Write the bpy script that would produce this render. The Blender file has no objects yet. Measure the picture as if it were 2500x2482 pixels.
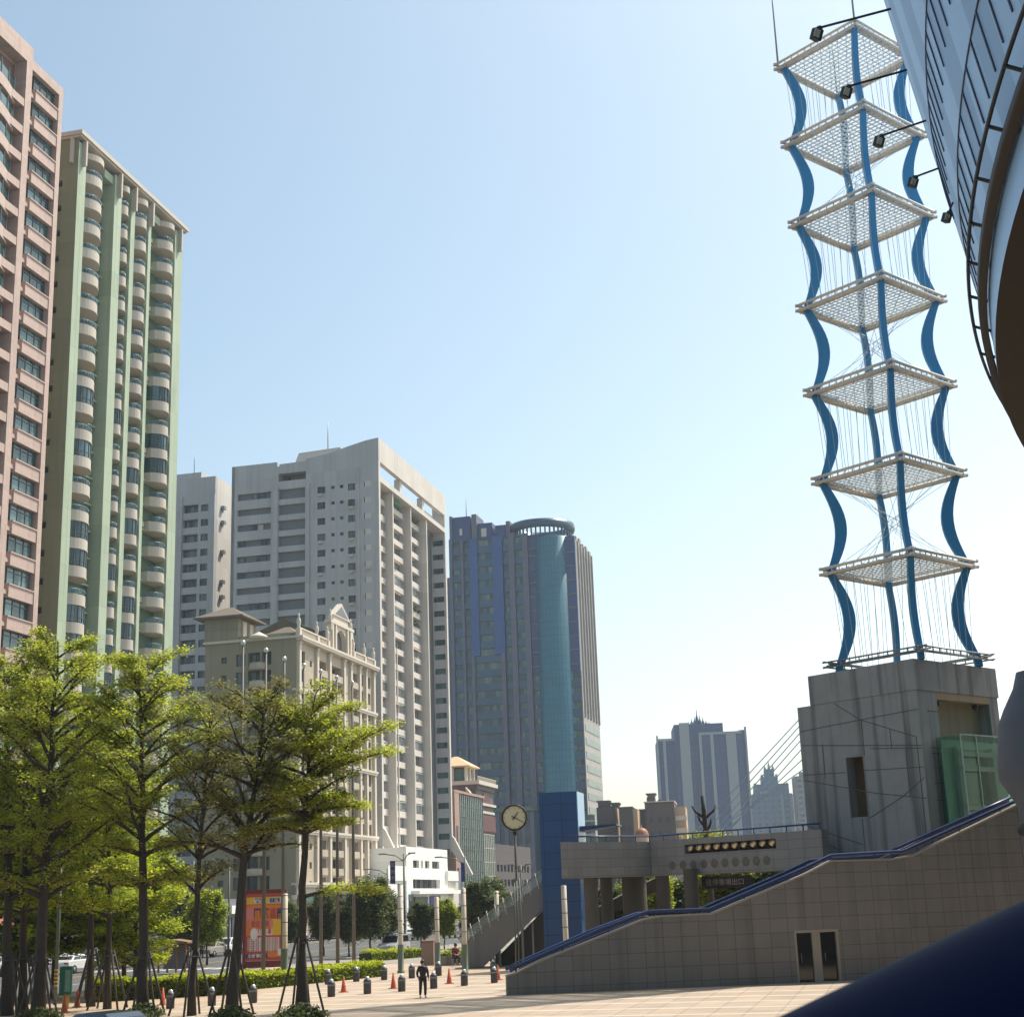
import bpy, bmesh, math, random
from mathutils import Vector, Matrix
random.seed(7)
SC = bpy.context.scene
COL = SC.collection
R = math.radians
# ------------------------------------------------------------------ camera
CAM = Vector((0, 0, 4.2)); FPX = 3600.0
TH, RL = R(14.93), R(2.03)
FW = Vector((0, math.cos(TH), math.sin(TH))); UP0 = Vector((0, -math.sin(TH), math.cos(TH))); R0 = Vector((1, 0, 0))
CX = math.cos(RL)*R0 - math.sin(RL)*UP0
CU = math.cos(RL)*UP0 + math.sin(RL)*R0
cd = bpy.data.cameras.new("camera"); cam = bpy.data.objects.new("camera", cd); COL.objects.link(cam)
m = Matrix((CX, CU, -FW)).transposed().to_4x4(); m.translation = CAM
cam.matrix_world = m
cd.sensor_width = 36; cd.sensor_fit = 'HORIZONTAL'; cd.lens = 36*FPX/2500
cd.clip_start = 0.1; cd.clip_end = 6000
cd.dof.use_dof = True; cd.dof.focus_distance = 110; cd.dof.aperture_fstop = 14
SC.camera = cam
# ------------------------------------------------------------------ sky, sun, exposure
SUN_AZ, SUN_EL = 52.0, 57.0
w = bpy.data.worlds.new("World"); SC.world = w; w.use_nodes = True
nt = w.node_tree; bg = nt.nodes["Background"]
sky = nt.nodes.new("ShaderNodeTexSky"); sky.sky_type = 'NISHITA'; sky.sun_disc = False
sky.sun_elevation = R(SUN_EL); sky.sun_rotation = R(SUN_AZ)
sky.air_density = 1.0; sky.dust_density = 2.6; sky.ozone_density = 1.6; sky.altitude = 10
def wn(t, **k):
    n = nt.nodes.new(t)
    for a, b in k.items(): setattr(n, a, b)
    return n
# thicker milky air low down and towards the sun, on top of the sky model
tcw = wn("ShaderNodeTexCoord"); sepw = wn("ShaderNodeSeparateXYZ"); nt.links.new(tcw.outputs["Generated"], sepw.inputs[0])
def wm(op, a, b=None):
    n = wn("ShaderNodeMath", operation=op)
    for i, x in enumerate((a, b)):
        if x is None: continue
        if isinstance(x, (int, float)): n.inputs[i].default_value = x
        else: nt.links.new(x, n.inputs[i])
    return n.outputs[0]
low = wm('POWER', wm('SUBTRACT', 1.0, wm('MAXIMUM', sepw.outputs[2], 0.0)), 4.0)
tow = wm('MAXIMUM', wm('ADD', wm('MULTIPLY', sepw.outputs[0], 1.15), wm('ADD', wm('MULTIPLY', sepw.outputs[1], .25), .25)), .1)
nzw = wn("ShaderNodeTexNoise"); nzw.inputs["Scale"].default_value = 2.2; nzw.inputs["Detail"].default_value = 3; nt.links.new(tcw.outputs["Generated"], nzw.inputs["Vector"])
amt = wm('ADD', wm('MULTIPLY', wm('MULTIPLY', low, tow), wm('ADD', .8, wm('MULTIPLY', nzw.outputs["Fac"], .4))), .06)
glow = wn("ShaderNodeVectorMath", operation='SCALE'); glow.inputs[0].default_value = (3.7, 2.75, 2.1); nt.links.new(amt, glow.inputs["Scale"])
tint = wn("ShaderNodeVectorMath", operation='MULTIPLY'); tint.inputs[1].default_value = (1.02, 1.12, 1.0); nt.links.new(sky.outputs[0], tint.inputs[0])
addw = wn("ShaderNodeVectorMath", operation='ADD'); nt.links.new(tint.outputs[0], addw.inputs[0]); nt.links.new(glow.outputs[0], addw.inputs[1])
nt.links.new(addw.outputs[0], bg.inputs[0]); bg.inputs[1].default_value = 0.15
sl = bpy.data.lights.new("sun", 'SUN'); sl.energy = 5.0; sl.angle = R(0.55); sl.color = (1, .93, .82)
so = bpy.data.objects.new("sun", sl); COL.objects.link(so)
sd = Vector((math.sin(R(SUN_AZ))*math.cos(R(SUN_EL)), math.cos(R(SUN_AZ))*math.cos(R(SUN_EL)), math.sin(R(SUN_EL))))
so.rotation_euler = (-sd).to_track_quat('-Z', 'Y').to_euler(); so.location = (0, 0, 200)
SC.view_settings.view_transform = 'Standard'; SC.view_settings.look = 'None'
SC.view_settings.exposure = 0.24; SC.view_settings.gamma = 1.0
SC.cycles.max_bounces = 6; SC.cycles.volume_bounces = 1; SC.cycles.transparent_max_bounces = 12
SC.cycles.caustics_reflective = False; SC.cycles.caustics_refractive = False
SC.cycles.use_denoising = True
try: SC.cycles.denoiser = 'OPENIMAGEDENOISE'
except Exception: pass

# ------------------------------------------------------------------ helpers
def ray(x, y): return FW + CX*((x-1250)/FPX) - CU*((y-1241)/FPX)
def gp(x, y, z=0.0):
    d = ray(x, y); return CAM + d*((z-CAM.z)/d.z)
def onplane(x, y, P, n):
    d = ray(x, y); return CAM + d*((Vector(P)-CAM).dot(n)/d.dot(n))
def at(x, y, Y): return onplane(x, y, (0, Y, 0), Vector((0, 1, 0)))
def tag(o, label=None, cat=None, group=None, kind=None):
    if label: o["label"] = label
    if cat: o["category"] = cat
    if group: o["group"] = group
    if kind: o["kind"] = kind
    return o
def thing(name, label, cat, loc=(0, 0, 0), rotz=0.0, group=None):
    o = bpy.data.objects.new(name, None); COL.objects.link(o); o.empty_display_size = 0.5
    o.location = loc; o.rotation_euler = (0, 0, rotz)
    return tag(o, label, cat, group)
class MB:
    def __init__(s): s.v = []; s.f = []; s.m = []; s.sm = []
    def q(s, pts, mi=0, smooth=False):
        n = len(s.v); s.v += [tuple(p) for p in pts]; s.f.append(tuple(range(n, n+len(pts)))); s.m.append(mi); s.sm.append(smooth)
    def box(s, x0, x1, y0, y1, z0, z1, mi=0):
        n = len(s.v)
        s.v += [(x0,y0,z0),(x1,y0,z0),(x1,y1,z0),(x0,y1,z0),(x0,y0,z1),(x1,y0,z1),(x1,y1,z1),(x0,y1,z1)]
        for f in ((0,3,2,1),(4,5,6,7),(0,1,5,4),(1,2,6,5),(2,3,7,6),(3,0,4,7)):
            s.f.append(tuple(n+i for i in f)); s.m.append(mi); s.sm.append(False)
        return s
    def cbox(s, c, sx, sy, sz, mi=0, rz=0.0):
        n = len(s.v); ca, sa = math.cos(rz), math.sin(rz)
        for z in (-sz/2, sz/2):
            for x, y in ((-1,-1),(1,-1),(1,1),(-1,1)):
                X, Y = x*sx/2, y*sy/2
                s.v.append((c[0]+X*ca-Y*sa, c[1]+X*sa+Y*ca, c[2]+z))
        for f in ((0,3,2,1),(4,5,6,7),(0,1,5,4),(1,2,6,5),(2,3,7,6),(3,0,4,7)):
            s.f.append(tuple(n+i for i in f)); s.m.append(mi); s.sm.append(False)
        return s
    def prism(s, poly, ext, mi=0):
        """poly: list of 3D points, ext: extrusion vector"""
        e = Vector(ext); n = len(s.v); k = len(poly)
        s.v += [tuple(p) for p in poly] + [tuple(Vector(p)+e) for p in poly]
        s.f.append(tuple(range(n+k-1, n-1, -1))); s.f.append(tuple(range(n+k, n+2*k))); s.m += [mi, mi]; s.sm += [False, False]
        for i in range(k):
            j = (i+1) % k; s.f.append((n+i, n+j, n+k+j, n+k+i)); s.m.append(mi); s.sm.append(False)
        return s
    def tube(s, pts, r, n=8, mi=0, caps=True, smooth=True):
        pts = [Vector(p) for p in pts]; rs = r if isinstance(r, (list, tuple)) else [r]*len(pts)
        base = len(s.v); ref = None
        for i, p in enumerate(pts):
            a = pts[max(0, i-1)]; b = pts[min(len(pts)-1, i+1)]; t = (b-a)
            t = t.normalized() if t.length > 1e-9 else Vector((0, 0, 1))
            if ref is None: ref = Vector((1, 0, 0)) if abs(t.x) < .9 else Vector((0, 1, 0))
            u_ = (ref - t*ref.dot(t)).normalized(); v_ = t.cross(u_); ref = u_
            for k in range(n):
                an = 2*math.pi*k/n; s.v.append(tuple(p + (u_*math.cos(an)+v_*math.sin(an))*rs[i]))
        for i in range(len(pts)-1):
            for k in range(n):
                a = base+i*n+k; b = base+i*n+(k+1) % n
                s.f.append((a, b, b+n, a+n)); s.m.append(mi); s.sm.append(smooth)
        if caps:
            s.f.append(tuple(base+k for k in range(n-1, -1, -1))); e = base+(len(pts)-1)*n
            s.f.append(tuple(e+k for k in range(n))); s.m += [mi, mi]; s.sm += [False, False]
        return s
    def lathe(s, prof, c=(0, 0), n=24, mi=0, a0=0.0, a1=2*math.pi, smooth=True):
        base = len(s.v); full = abs(a1-a0-2*math.pi) < 1e-6; k = n if full else n+1
        for r, z in prof:
            for i in range(k):
                an = a0+(a1-a0)*i/n; s.v.append((c[0]+r*math.cos(an), c[1]+r*math.sin(an), z))
        for j in range(len(prof)-1):
            for i in range(n):
                i2 = (i+1) % k
                s.f.append((base+j*k+i, base+j*k+i2, base+(j+1)*k+i2, base+(j+1)*k+i)); s.m.append(mi); s.sm.append(smooth)
        return s
    def add(s, o, off=(0, 0, 0), rz=0.0):
        n = len(s.v); ca, sa = math.cos(rz), math.sin(rz)
        s.v += [(off[0]+x*ca-y*sa, off[1]+x*sa+y*ca, off[2]+z) for x, y, z in o.v]
        s.f += [tuple(n+i for i in f) for f in o.f]; s.m += o.m; s.sm += o.sm
        return s
    def mesh(s, name, mats):
        me = bpy.data.meshes.new(name); me.from_pydata(s.v, [], s.f)
        if not isinstance(mats, (list, tuple)): mats = [mats]
        for x in mats: me.materials.append(x)
        me.polygons.foreach_set("material_index", s.m); me.polygons.foreach_set("use_smooth", s.sm); me.update()
        return me
    def build(s, name, mats, parent=None, loc=None, **kw):
        return link(name, s.mesh(name, mats), parent, loc, **kw)
def link(name, me, parent=None, loc=None, rotz=None, label=None, kind=None):
    o = bpy.data.objects.new(name, me); COL.objects.link(o)
    if parent: o.parent = parent
    if loc is not None: o.location = loc
    if rotz: o.rotation_euler = (0, 0, rotz)
    if label: o["label"] = label
    if kind: o["kind"] = kind
    return o
def copy_tree(o, parent=None):
    c = o.copy(); COL.objects.link(c); c.parent = parent
    for ch in list(o.children): copy_tree(ch, c)
    return c
def recalc(o):
    bm = bmesh.new(); bm.from_mesh(o.data); bmesh.ops.recalc_face_normals(bm, faces=bm.faces); bm.to_mesh(o.data); bm.free()
def bevel(o, wd, seg=2):
    bm = bmesh.new(); bm.from_mesh(o.data)
    bmesh.ops.remove_doubles(bm, verts=bm.verts, dist=1e-5)
    bmesh.ops.recalc_face_normals(bm, faces=bm.faces)
    es = [e for e in bm.edges if len(e.link_faces) == 2 and e.calc_face_angle(0) > 0.5]
    bmesh.ops.bevel(bm, geom=es, offset=wd, segments=seg, affect='EDGES', profile=.6)
    bm.to_mesh(o.data); bm.free(); return o

# ------------------------------------------------------------------ materials
def srgb(*c): return tuple(((x/255)/12.92 if x/255 <= .04045 else ((x/255+.055)/1.055)**2.4) for x in c)
def mat(name, col, rough=.7, metal=0.0, var=.12, scale=1.2, bump=0.0, streak=0.0, tile=None, joint=.55, jw=.02, spec=.5,
        obrand=0.0, trans=0.0, axes=(0, 2), coat=0.0):
    """procedural surface: base colour with noise wear, optional rain streaks, joints of cladding (tile=(w,h)), per object change"""
    M = bpy.data.materials.new(name); M.use_nodes = True; N = M.node_tree.nodes; Lk = M.node_tree.links
    b = N["Principled BSDF"]; b.inputs["Roughness"].default_value = rough; b.inputs["Metallic"].default_value = metal
    b.inputs["Specular IOR Level"].default_value = spec; b.inputs["Coat Weight"].default_value = coat
    tc = N.new("ShaderNodeTexCoord"); out = None
    def math_(op, a, c=None, d=None):
        n = N.new("ShaderNodeMath"); n.operation = op
        for i, x in enumerate((a, c, d)):
            if x is None: continue
            if isinstance(x, (int, float)): n.inputs[i].default_value = x
            else: Lk.new(x, n.inputs[i])
        return n.outputs[0]
    nz = N.new("ShaderNodeTexNoise"); nz.inputs["Scale"].default_value = scale; nz.inputs["Detail"].default_value = 5
    nz.inputs["Roughness"].default_value = .62; Lk.new(tc.outputs["Object"], nz.inputs["Vector"])
    f = math_('MULTIPLY_ADD', nz.outputs["Fac"], 2*var, 1-var)
    if streak:
        mp = N.new("ShaderNodeMapping"); mp.inputs["Scale"].default_value = (1.6, 1.6, .07); Lk.new(tc.outputs["Object"], mp.inputs[0])
        n2 = N.new("ShaderNodeTexNoise"); n2.inputs["Scale"].default_value = 1.0; n2.inputs["Detail"].default_value = 4; Lk.new(mp.outputs[0], n2.inputs["Vector"])
        r = N.new("ShaderNodeMapRange"); r.inputs[1].default_value = .5; r.inputs[2].default_value = .68; r.inputs[3].default_value = 1; r.inputs[4].default_value = 1-streak
        Lk.new(n2.outputs["Fac"], r.inputs[0]); f = math_('MULTIPLY', f, r.outputs[0])
    jm = None
    if tile:
        sp = N.new("ShaderNodeSeparateXYZ"); Lk.new(tc.outputs["Object"], sp.inputs[0])
        for ax, t in zip(axes, tile):
            fr = math_('FRACT', math_('MULTIPLY', math_('ADD', sp.outputs[ax], 500.0), 1.0/t))
            e = math_('LESS_THAN', fr, jw/t)
            jm = e if jm is None else math_('MAXIMUM', jm, e)
        # panel to panel tone
        wn = N.new("ShaderNodeTexWhiteNoise"); cb = N.new("ShaderNodeCombineXYZ")
        for k, (ax, t) in enumerate(zip(axes, tile)):
            Lk.new(math_('FLOOR', math_('MULTIPLY', math_('ADD', sp.outputs[ax], 500.0), 1.0/t)), cb.inputs[k])
        Lk.new(cb.outputs[0], wn.inputs["Vector"])
        f = math_('MULTIPLY', f, math_('MULTIPLY_ADD', wn.outputs["Value"], .12, .94))
        f = math_('MULTIPLY', f, math_('MULTIPLY_ADD', jm, joint-1, 1.0))
    if obrand:
        oi = N.new("ShaderNodeObjectInfo"); f = math_('MULTIPLY', f, math_('MULTIPLY_ADD', oi.outputs["Random"], 2*obrand, 1-obrand))
    mx = N.new("ShaderNodeVectorMath"); mx.operation = 'SCALE'; mx.inputs[0].default_value = col[:3]; Lk.new(f, mx.inputs["Scale"])
    Lk.new(mx.outputs[0], b.inputs["Base Color"])
    if bump:
        bp = N.new("ShaderNodeBump"); bp.inputs["Strength"].default_value = bump; bp.inputs["Distance"].default_value = .05
        Lk.new(f, bp.inputs["Height"]); Lk.new(bp.outputs[0], b.inputs["Normal"])
    if trans:
        tr = N.new("ShaderNodeBsdfTranslucent"); Lk.new(mx.outputs[0], tr.inputs[0]); ms = N.new("ShaderNodeMixShader"); ms.inputs[0].default_value = trans
        Lk.new(b.outputs[0], ms.inputs[1]); Lk.new(tr.outputs[0], ms.inputs[2]); Lk.new(ms.outputs[0], N["Material Output"].inputs[0])
    return M
def glassmat(name, dark, light, frac=.35, rough=.12, spec=.6, cell=None, metal=0.0):
    """window glass over a dim room; some panes show pale curtains (by object and by position)"""
    M = bpy.data.materials.new(name); M.use_nodes = True; N = M.node_tree.nodes; Lk = M.node_tree.links
    b = N["Principled BSDF"]; b.inputs["Roughness"].default_value = rough; b.inputs["Specular IOR Level"].default_value = spec; b.inputs["Metallic"].default_value = metal
    oi = N.new("ShaderNodeObjectInfo"); tc = N.new("ShaderNodeTexCoord")
    wn = N.new("ShaderNodeTexWhiteNoise"); mp = N.new("ShaderNodeVectorMath"); mp.operation = 'SNAP'
    mp.inputs[1].default_value = cell or (.9, .9, 3.0); Lk.new(tc.outputs["Object"], mp.inputs[0])
    ad = N.new("ShaderNodeVectorMath"); ad.operation = 'ADD'; Lk.new(mp.outputs[0], ad.inputs[0]); Lk.new(oi.outputs["Location"], ad.inputs[1]); Lk.new(ad.outputs[0], wn.inputs["Vector"])
    cr = N.new("ShaderNodeValToRGB"); cr.color_ramp.elements[0].position = 1-frac-.25; cr.color_ramp.elements[1].position = 1
    cr.color_ramp.elements[0].color = (*dark, 1); cr.color_ramp.elements[1].color = (*light, 1); Lk.new(wn.outputs["Value"], cr.inputs[0])
    Lk.new(cr.outputs[0], b.inputs["Base Color"])
    nz = N.new("ShaderNodeTexNoise"); nz.inputs["Scale"].default_value = .8; Lk.new(tc.outputs["Object"], nz.inputs["Vector"])
    bp = N.new("ShaderNodeBump"); bp.inputs["Strength"].default_value = .12; bp.inputs["Distance"].default_value = .05; Lk.new(nz.outputs["Fac"], bp.inputs["Height"]); Lk.new(bp.outputs[0], b.inputs["Normal"])
    return M

# ------------------------------------------------------------------ facade tools (local frame: street face looks to +X, camera side face looks to -Y)
def P3(face, base, a, d, z):
    """a runs along the face, d into the wall"""
    return (base-d, a, z) if face == 'S' else (a, base+d, z)
def punched(mb, face, base, a0, a1, z0, z1, ops, mi=0, mr=None):
    """wall skin with real openings: ops = [(a, z, w, h, depth)], reveals included"""
    mr = mi if mr is None else mr
    A = sorted({a0, a1, *[o[0] for o in ops], *[o[0]+o[2] for o in ops]}); Z = sorted({z0, z1, *[o[1] for o in ops], *[o[1]+o[3] for o in ops]})
    A = [a for a in A if a0-1e-6 <= a <= a1+1e-6]; Z = [z for z in Z if z0-1e-6 <= z <= z1+1e-6]
    def inside(a, z):
        for o in ops:
            if o[0] < a < o[0]+o[2] and o[1] < z < o[1]+o[3]: return True
        return False
    for j in range(len(Z)-1):
        zc = (Z[j]+Z[j+1])/2; i = 0
        while i < len(A)-1:
            if inside((A[i]+A[i+1])/2, zc): i += 1; continue
            k = i
            while k+1 < len(A)-1 and not inside((A[k+1]+A[k+2])/2, zc): k += 1
            mb.q([P3(face, base, A[i], 0, Z[j]), P3(face, base, A[k+1], 0, Z[j]), P3(face, base, A[k+1], 0, Z[j+1]), P3(face, base, A[i], 0, Z[j+1])], mi)
            i = k+1
    for a, z, w_, h, d in ops:
        c = [(a, z), (a+w_, z), (a+w_, z+h), (a, z+h)]
        for k in range(4):
            p, q_ = c[k], c[(k+1) % 4]
            mb.q([P3(face, base, p[0], 0, p[1]), P3(face, base, q_[0], 0, q_[1]), P3(face, base, q_[0], d, q_[1]), P3(face, base, p[0], d, p[1])], mr)
_wc = {}
def win_mesh(face, w_, h, mats, cols=2, rows=1, bar=.06, key=''):
    k = (face, round(w_, 2), round(h, 2), cols, rows, key)
    if k in _wc: return _wc[k]
    mb = MB()
    mb.q([P3(face, 0, 0, 0, 0), P3(face, 0, w_, 0, 0), P3(face, 0, w_, 0, h), P3(face, 0, 0, 0, h)], 0)
    def bx(a0, a1, z0, z1):
        if face == 'S': mb.box(-.01, .05, a0, a1, z0, z1, 1)
        else: mb.box(a0, a1, -.05, .01, z0, z1, 1)
    bx(0, w_, 0, bar); bx(0, w_, h-bar, h); bx(0, bar, bar, h-bar); bx(w_-bar, w_, bar, h-bar)
    for i in range(1, cols): bx(w_*i/cols-bar/2, w_*i/cols+bar/2, bar, h-bar)
    for j in range(1, rows): bx(bar, w_-bar, h*j/rows-bar/2, h*j/rows+bar/2)
    _wc[k] = mb.mesh('window', mats); return _wc[k]
def place_windows(parent, face, base, ops, mats, cols=2, rows=1, key='', budget=None, bar=.06, name='window'):
    """each opening gets a window of its own while the budget lasts; the rest is joined"""
    left = MB(); n = 0
    for a, z, w_, h, d in ops:
        me = win_mesh(face, w_, h, mats, cols, rows, bar, key)
        if budget is None or budget[0] > 0:
            link(name, me, parent, P3(face, base, a, d, z))
            if budget is not None: budget[0] -= 1
        else:
            off = Vector(P3(face, base, a, d, z)); b0 = len(left.v)
            left.v += [tuple(v.co+off) for v in me.vertices]; left.f += [tuple(b0+i for i in p.vertices) for p in me.polygons]
            left.m += [p.material_index for p in me.polygons]; left.sm += [False]*len(me.polygons); n += 1
    if n: left.build(name, mats, parent, kind='stuff')
AZ = R(13.6); SU = Vector((math.sin(AZ), math.cos(AZ), 0)); SV = Vector((math.cos(AZ), -math.sin(AZ), 0)); RZ = -AZ
def ST(s, t, z=0.0): return SU*s + SV*t + Vector((0, 0, z))

M_frame = mat('window_frame_paint', srgb(70, 80, 85), .5, var=.05)
M_white_frame = mat('white_frame_paint', srgb(190, 190, 185), .5, var=.05)
M_glass = glassmat('apartment_glass', (.012, .02, .025), (.16, .17, .16), .3)
M_teal = glassmat('teal_glass', (.015, .05, .055), (.10, .19, .19), .4, cell=(1.0, 1.0, 5))
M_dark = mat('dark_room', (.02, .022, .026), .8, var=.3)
M_concrete = mat('raw_concrete', srgb(128, 124, 118), .85, var=.18, streak=.55, bump=.2)
M_steelgrey = mat('grey_galvanised_steel', srgb(130, 132, 130), .45, .6, var=.1)
M_black = mat('black_plastic', (.012, .012, .014), .45, var=.1)
# ================================================================== ground
def sheet(name, pts, z, material, **kw):
    mb = MB(); mb.q([(p[0], p[1], z) for p in pts]); o = mb.build(name, material); recalc(o)
    return tag(o, kind='structure', **kw)
M_ground = mat('city_ground', srgb(120, 116, 108), .9, var=.2, scale=.05)
M_asphalt = mat('worn_asphalt', (.075, .075, .075), .85, var=.25, scale=.35, bump=.1)
M_plaza = mat('plaza_paving', (.40, .30, .215), .75, var=.3, scale=.5, tile=(1.2, 2.4), joint=.72, jw=.07, axes=(0, 1), bump=.05)
M_band = mat('plaza_pale_band', (.5, .45, .39), .7, var=.1, scale=.5, tile=(1.2, 1.2), joint=.75, jw=.05, axes=(0, 1))
M_kerb = mat('kerb_stone', srgb(150, 146, 138), .8, var=.15)
M_walk = mat('far_pavement', srgb(140, 132, 122), .85, var=.15, tile=(.6, .6), axes=(0, 1), joint=.8)
M_yellow = mat('road_yellow_paint', (.5, .36, .06), .7, var=.2)
M_whitepaint = mat('road_white_paint', (.6, .6, .57), .7, var=.2)
sheet('ground', [(-1200, -300), (1200, -300), (1200, 1200), (-1200, 1200)], -.012, M_ground)
sheet('road', [ST(-60, -73.5), ST(-60, -46), ST(900, -46), ST(900, -73.5)], -.004, M_asphalt)
pl = MB(); pl.box(-45.6, 60, -60, 108, -.3, .11); o = pl.build('plaza', M_plaza, None); o.rotation_euler = (0, 0, RZ)
# box axes: local x = t (across), y = s (along)
tag(o, kind='structure')
ROADZ = 0.0
b = MB()
# pale bands laid in the plaza, running across
for k, (s_, w_) in enumerate([(52.5, .55), (55.2, .55), (58.4, .55), (61.5, .55), (64.4, .6), (67.4, .6), (70.5, .6), (73.5, .6), (77, .6), (81, .6), (85, .6), (90, .6)]):
    b.q([(-32, s_, .114), (30, s_, .114), (30, s_+w_, .114), (-32, s_+w_, .114)])
o = b.build('plaza_bands', M_band); o.rotation_euler = (0, 0, RZ); tag(o, kind='structure')
b = MB(); b.box(-46.0, -45.6, -60, 160, -.3, .14); b.box(-46, -45.6, 160, 700, -.3, .14); o = b.build('kerb', M_kerb); o.rotation_euler = (0, 0, RZ); tag(o, kind='structure')
b = MB(); b.box(-45.6, -34, 108, 700, -.3, .10); o = b.build('pavement_near', M_walk); o.rotation_euler = (0, 0, RZ); tag(o, kind='structure')
b = MB(); b.box(-95, -73.5, -60, 900, -.3, .14); o = b.build('pavement_far', M_walk); o.rotation_euler = (0, 0, RZ); tag(o, kind='structure')
b = MB()
for t in (-59.2, -58.7): b.q([(t, -60, .004), (t+.14, -60, .004), (t+.14, 800, .004), (t, 800, .004)])
o = b.build('road_centre_lines', M_yellow); o.rotation_euler = (0, 0, RZ); tag(o, kind='structure')
b = MB()
for t in (-66.2, -52.6):
    for s_ in range(20, 420, 10): b.q([(t, s_, .004), (t+.14, s_, .004), (t+.14, s_+4, .004), (t, s_+4, .004)])
for k in range(9): b.q([(-50.5-k*1.5, 110, .005), (-49.8-k*1.5, 110, .005), (-49.8-k*1.5, 113, .005), (-50.5-k*1.5, 113, .005)])
o = b.build('road_lane_marks', M_whitepaint); o.rotation_euler = (0, 0, RZ); tag(o, kind='structure')
# terrace the photographer stands on
b = MB(); b.box(-14, 30, -30, 3.2, 0, 2.6); o = b.build('terrace_floor', M_walk); tag(o, kind='structure')

# ================================================================== pink tower
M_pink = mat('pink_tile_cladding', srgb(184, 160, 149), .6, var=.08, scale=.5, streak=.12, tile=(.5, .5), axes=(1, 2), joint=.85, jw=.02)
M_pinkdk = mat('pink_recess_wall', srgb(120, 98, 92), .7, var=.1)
T = thing('apartment_tower', 'pink tiled apartment tower cut by the left edge of the photo', 'building', ST(120, -82), RZ)
F = 3.215; Z0 = 87.8
b = MB(); b.box(-22, -1.5, -40, 11.8, 0, 93.9)
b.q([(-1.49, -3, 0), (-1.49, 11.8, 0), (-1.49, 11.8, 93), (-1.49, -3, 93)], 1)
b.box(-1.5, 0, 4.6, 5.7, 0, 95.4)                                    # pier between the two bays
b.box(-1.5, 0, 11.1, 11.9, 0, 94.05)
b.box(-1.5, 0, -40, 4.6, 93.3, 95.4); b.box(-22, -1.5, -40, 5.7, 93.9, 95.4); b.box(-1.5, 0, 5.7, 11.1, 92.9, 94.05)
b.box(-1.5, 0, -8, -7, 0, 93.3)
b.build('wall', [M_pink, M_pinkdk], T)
nub = MB(); sp = MB(); gl = MB(); bay = MB(); bayw = MB()
sp.box(-1.48, -.08, 6.65, 11.1, -1.35, 0); sp.box(-1.48, .02, 6.6, 11.1, -.12, .0+.02)
spm = sp.mesh('spandrel', M_pink)
nub.box(-1.48, -.25, 5.7, 6.65, -1.1, -.65); nubm = nub.mesh('beam', M_pink)
gl.box(-1.3, -.55, 6.8, 10.9, 0, 1.86, 0)
for yy in (6.8, 8.1, 9.5, 10.8): gl.box(-.56, -.49, yy, yy+.1, 0, 1.86, 1)
gl.box(-.57, -.48, 6.8, 10.9, 1.3, 1.37, 1)
glm = gl.mesh('window', [M_teal, M_frame])
arc = [(-.1 + 1.0*math.sin(math.pi*i/10), -6.2+9.6*i/10) for i in range(11)]
def arcslab(mb, z0, z1, off=0, mi=0, back=-1.48):
    pts = [(x+off, y, z0) for x, y in arc] + [(back, arc[-1][1], z0), (back, arc[0][1], z0)]
    mb.prism(pts, (0, 0, z1-z0), mi)
arcslab(bay, -1.3, -.0, -.35); bay.box(-1.48, -.05, -7, 4.6, -1.0, -.1); baym = bay.mesh('balcony', M_pink)
arcslab(bayw, 0, 1.25, -.5, 0)
for x, y in arc[::2]: bayw.box(x-.53, x-.44, y-.05, y+.05, 0, 1.9, 1)
baywm = bayw.mesh('balcony_glass', [M_teal, M_frame])
for k in range(28):
    z = Z0-F*k
    if z < 2: break
    link('spandrel', spm, T, (0, 0, z)); link('beam', nubm, T, (0, 0, z)); link('window', glm, T, (0, 0, z))
    o = link('balcony', baym, T, (0, 0, z+1.0)); link('balcony_glass', baywm, o)
link('window', glm, T, (0, 0, Z0+F)); link('spandrel', spm, T, (0, 0, Z0+F)); link('beam', nubm, T, (0, 0, Z0+F))

# ================================================================== green tower
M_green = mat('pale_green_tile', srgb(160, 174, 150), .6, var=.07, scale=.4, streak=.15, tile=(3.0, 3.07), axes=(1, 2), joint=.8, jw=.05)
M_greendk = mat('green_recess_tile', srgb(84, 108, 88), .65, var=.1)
M_olive = mat('olive_tan_tile', srgb(128, 133, 106), .65, var=.08, streak=.12, tile=(2.0, 3.07), axes=(0, 2), joint=.85, jw=.04)
M_balc = mat('pinkish_balcony_render', srgb(184, 175, 162), .65, var=.07, obrand=.05)
M_rail = mat('blue_grey_rail', srgb(90, 120, 135), .35, .2, var=.1)
T = thing('apartment_tower', 'pale green tower with rows of curved balconies behind the pink tower', 'building', ST(135.7, -82), RZ)
G = 3.07
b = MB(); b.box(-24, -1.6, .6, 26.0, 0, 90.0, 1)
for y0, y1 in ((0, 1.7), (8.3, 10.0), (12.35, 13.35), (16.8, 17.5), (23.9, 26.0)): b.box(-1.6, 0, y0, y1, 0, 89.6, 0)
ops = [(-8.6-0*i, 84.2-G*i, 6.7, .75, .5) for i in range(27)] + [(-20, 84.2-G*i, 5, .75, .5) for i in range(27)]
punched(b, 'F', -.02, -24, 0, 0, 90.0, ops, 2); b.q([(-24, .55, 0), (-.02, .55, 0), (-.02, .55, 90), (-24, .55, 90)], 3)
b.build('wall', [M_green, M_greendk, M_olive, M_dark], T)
rf = MB(); rf.box(-25, .62, -.5, 26.5, 90.25, 90.75); rf.box(-25, .4, -.3, 26.3, 90.0, 90.25)
rf.build('roof', M_balc, T)
fin = MB(); fin.box(.0, .5, -.16, .16, 0, 3.1); finm = fin.mesh('fin', M_balc)
for y in (.9, 9.1, 12.8, 17.15, 24.9): link('fin', finm, T, (.003, y, 86.85))
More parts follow.
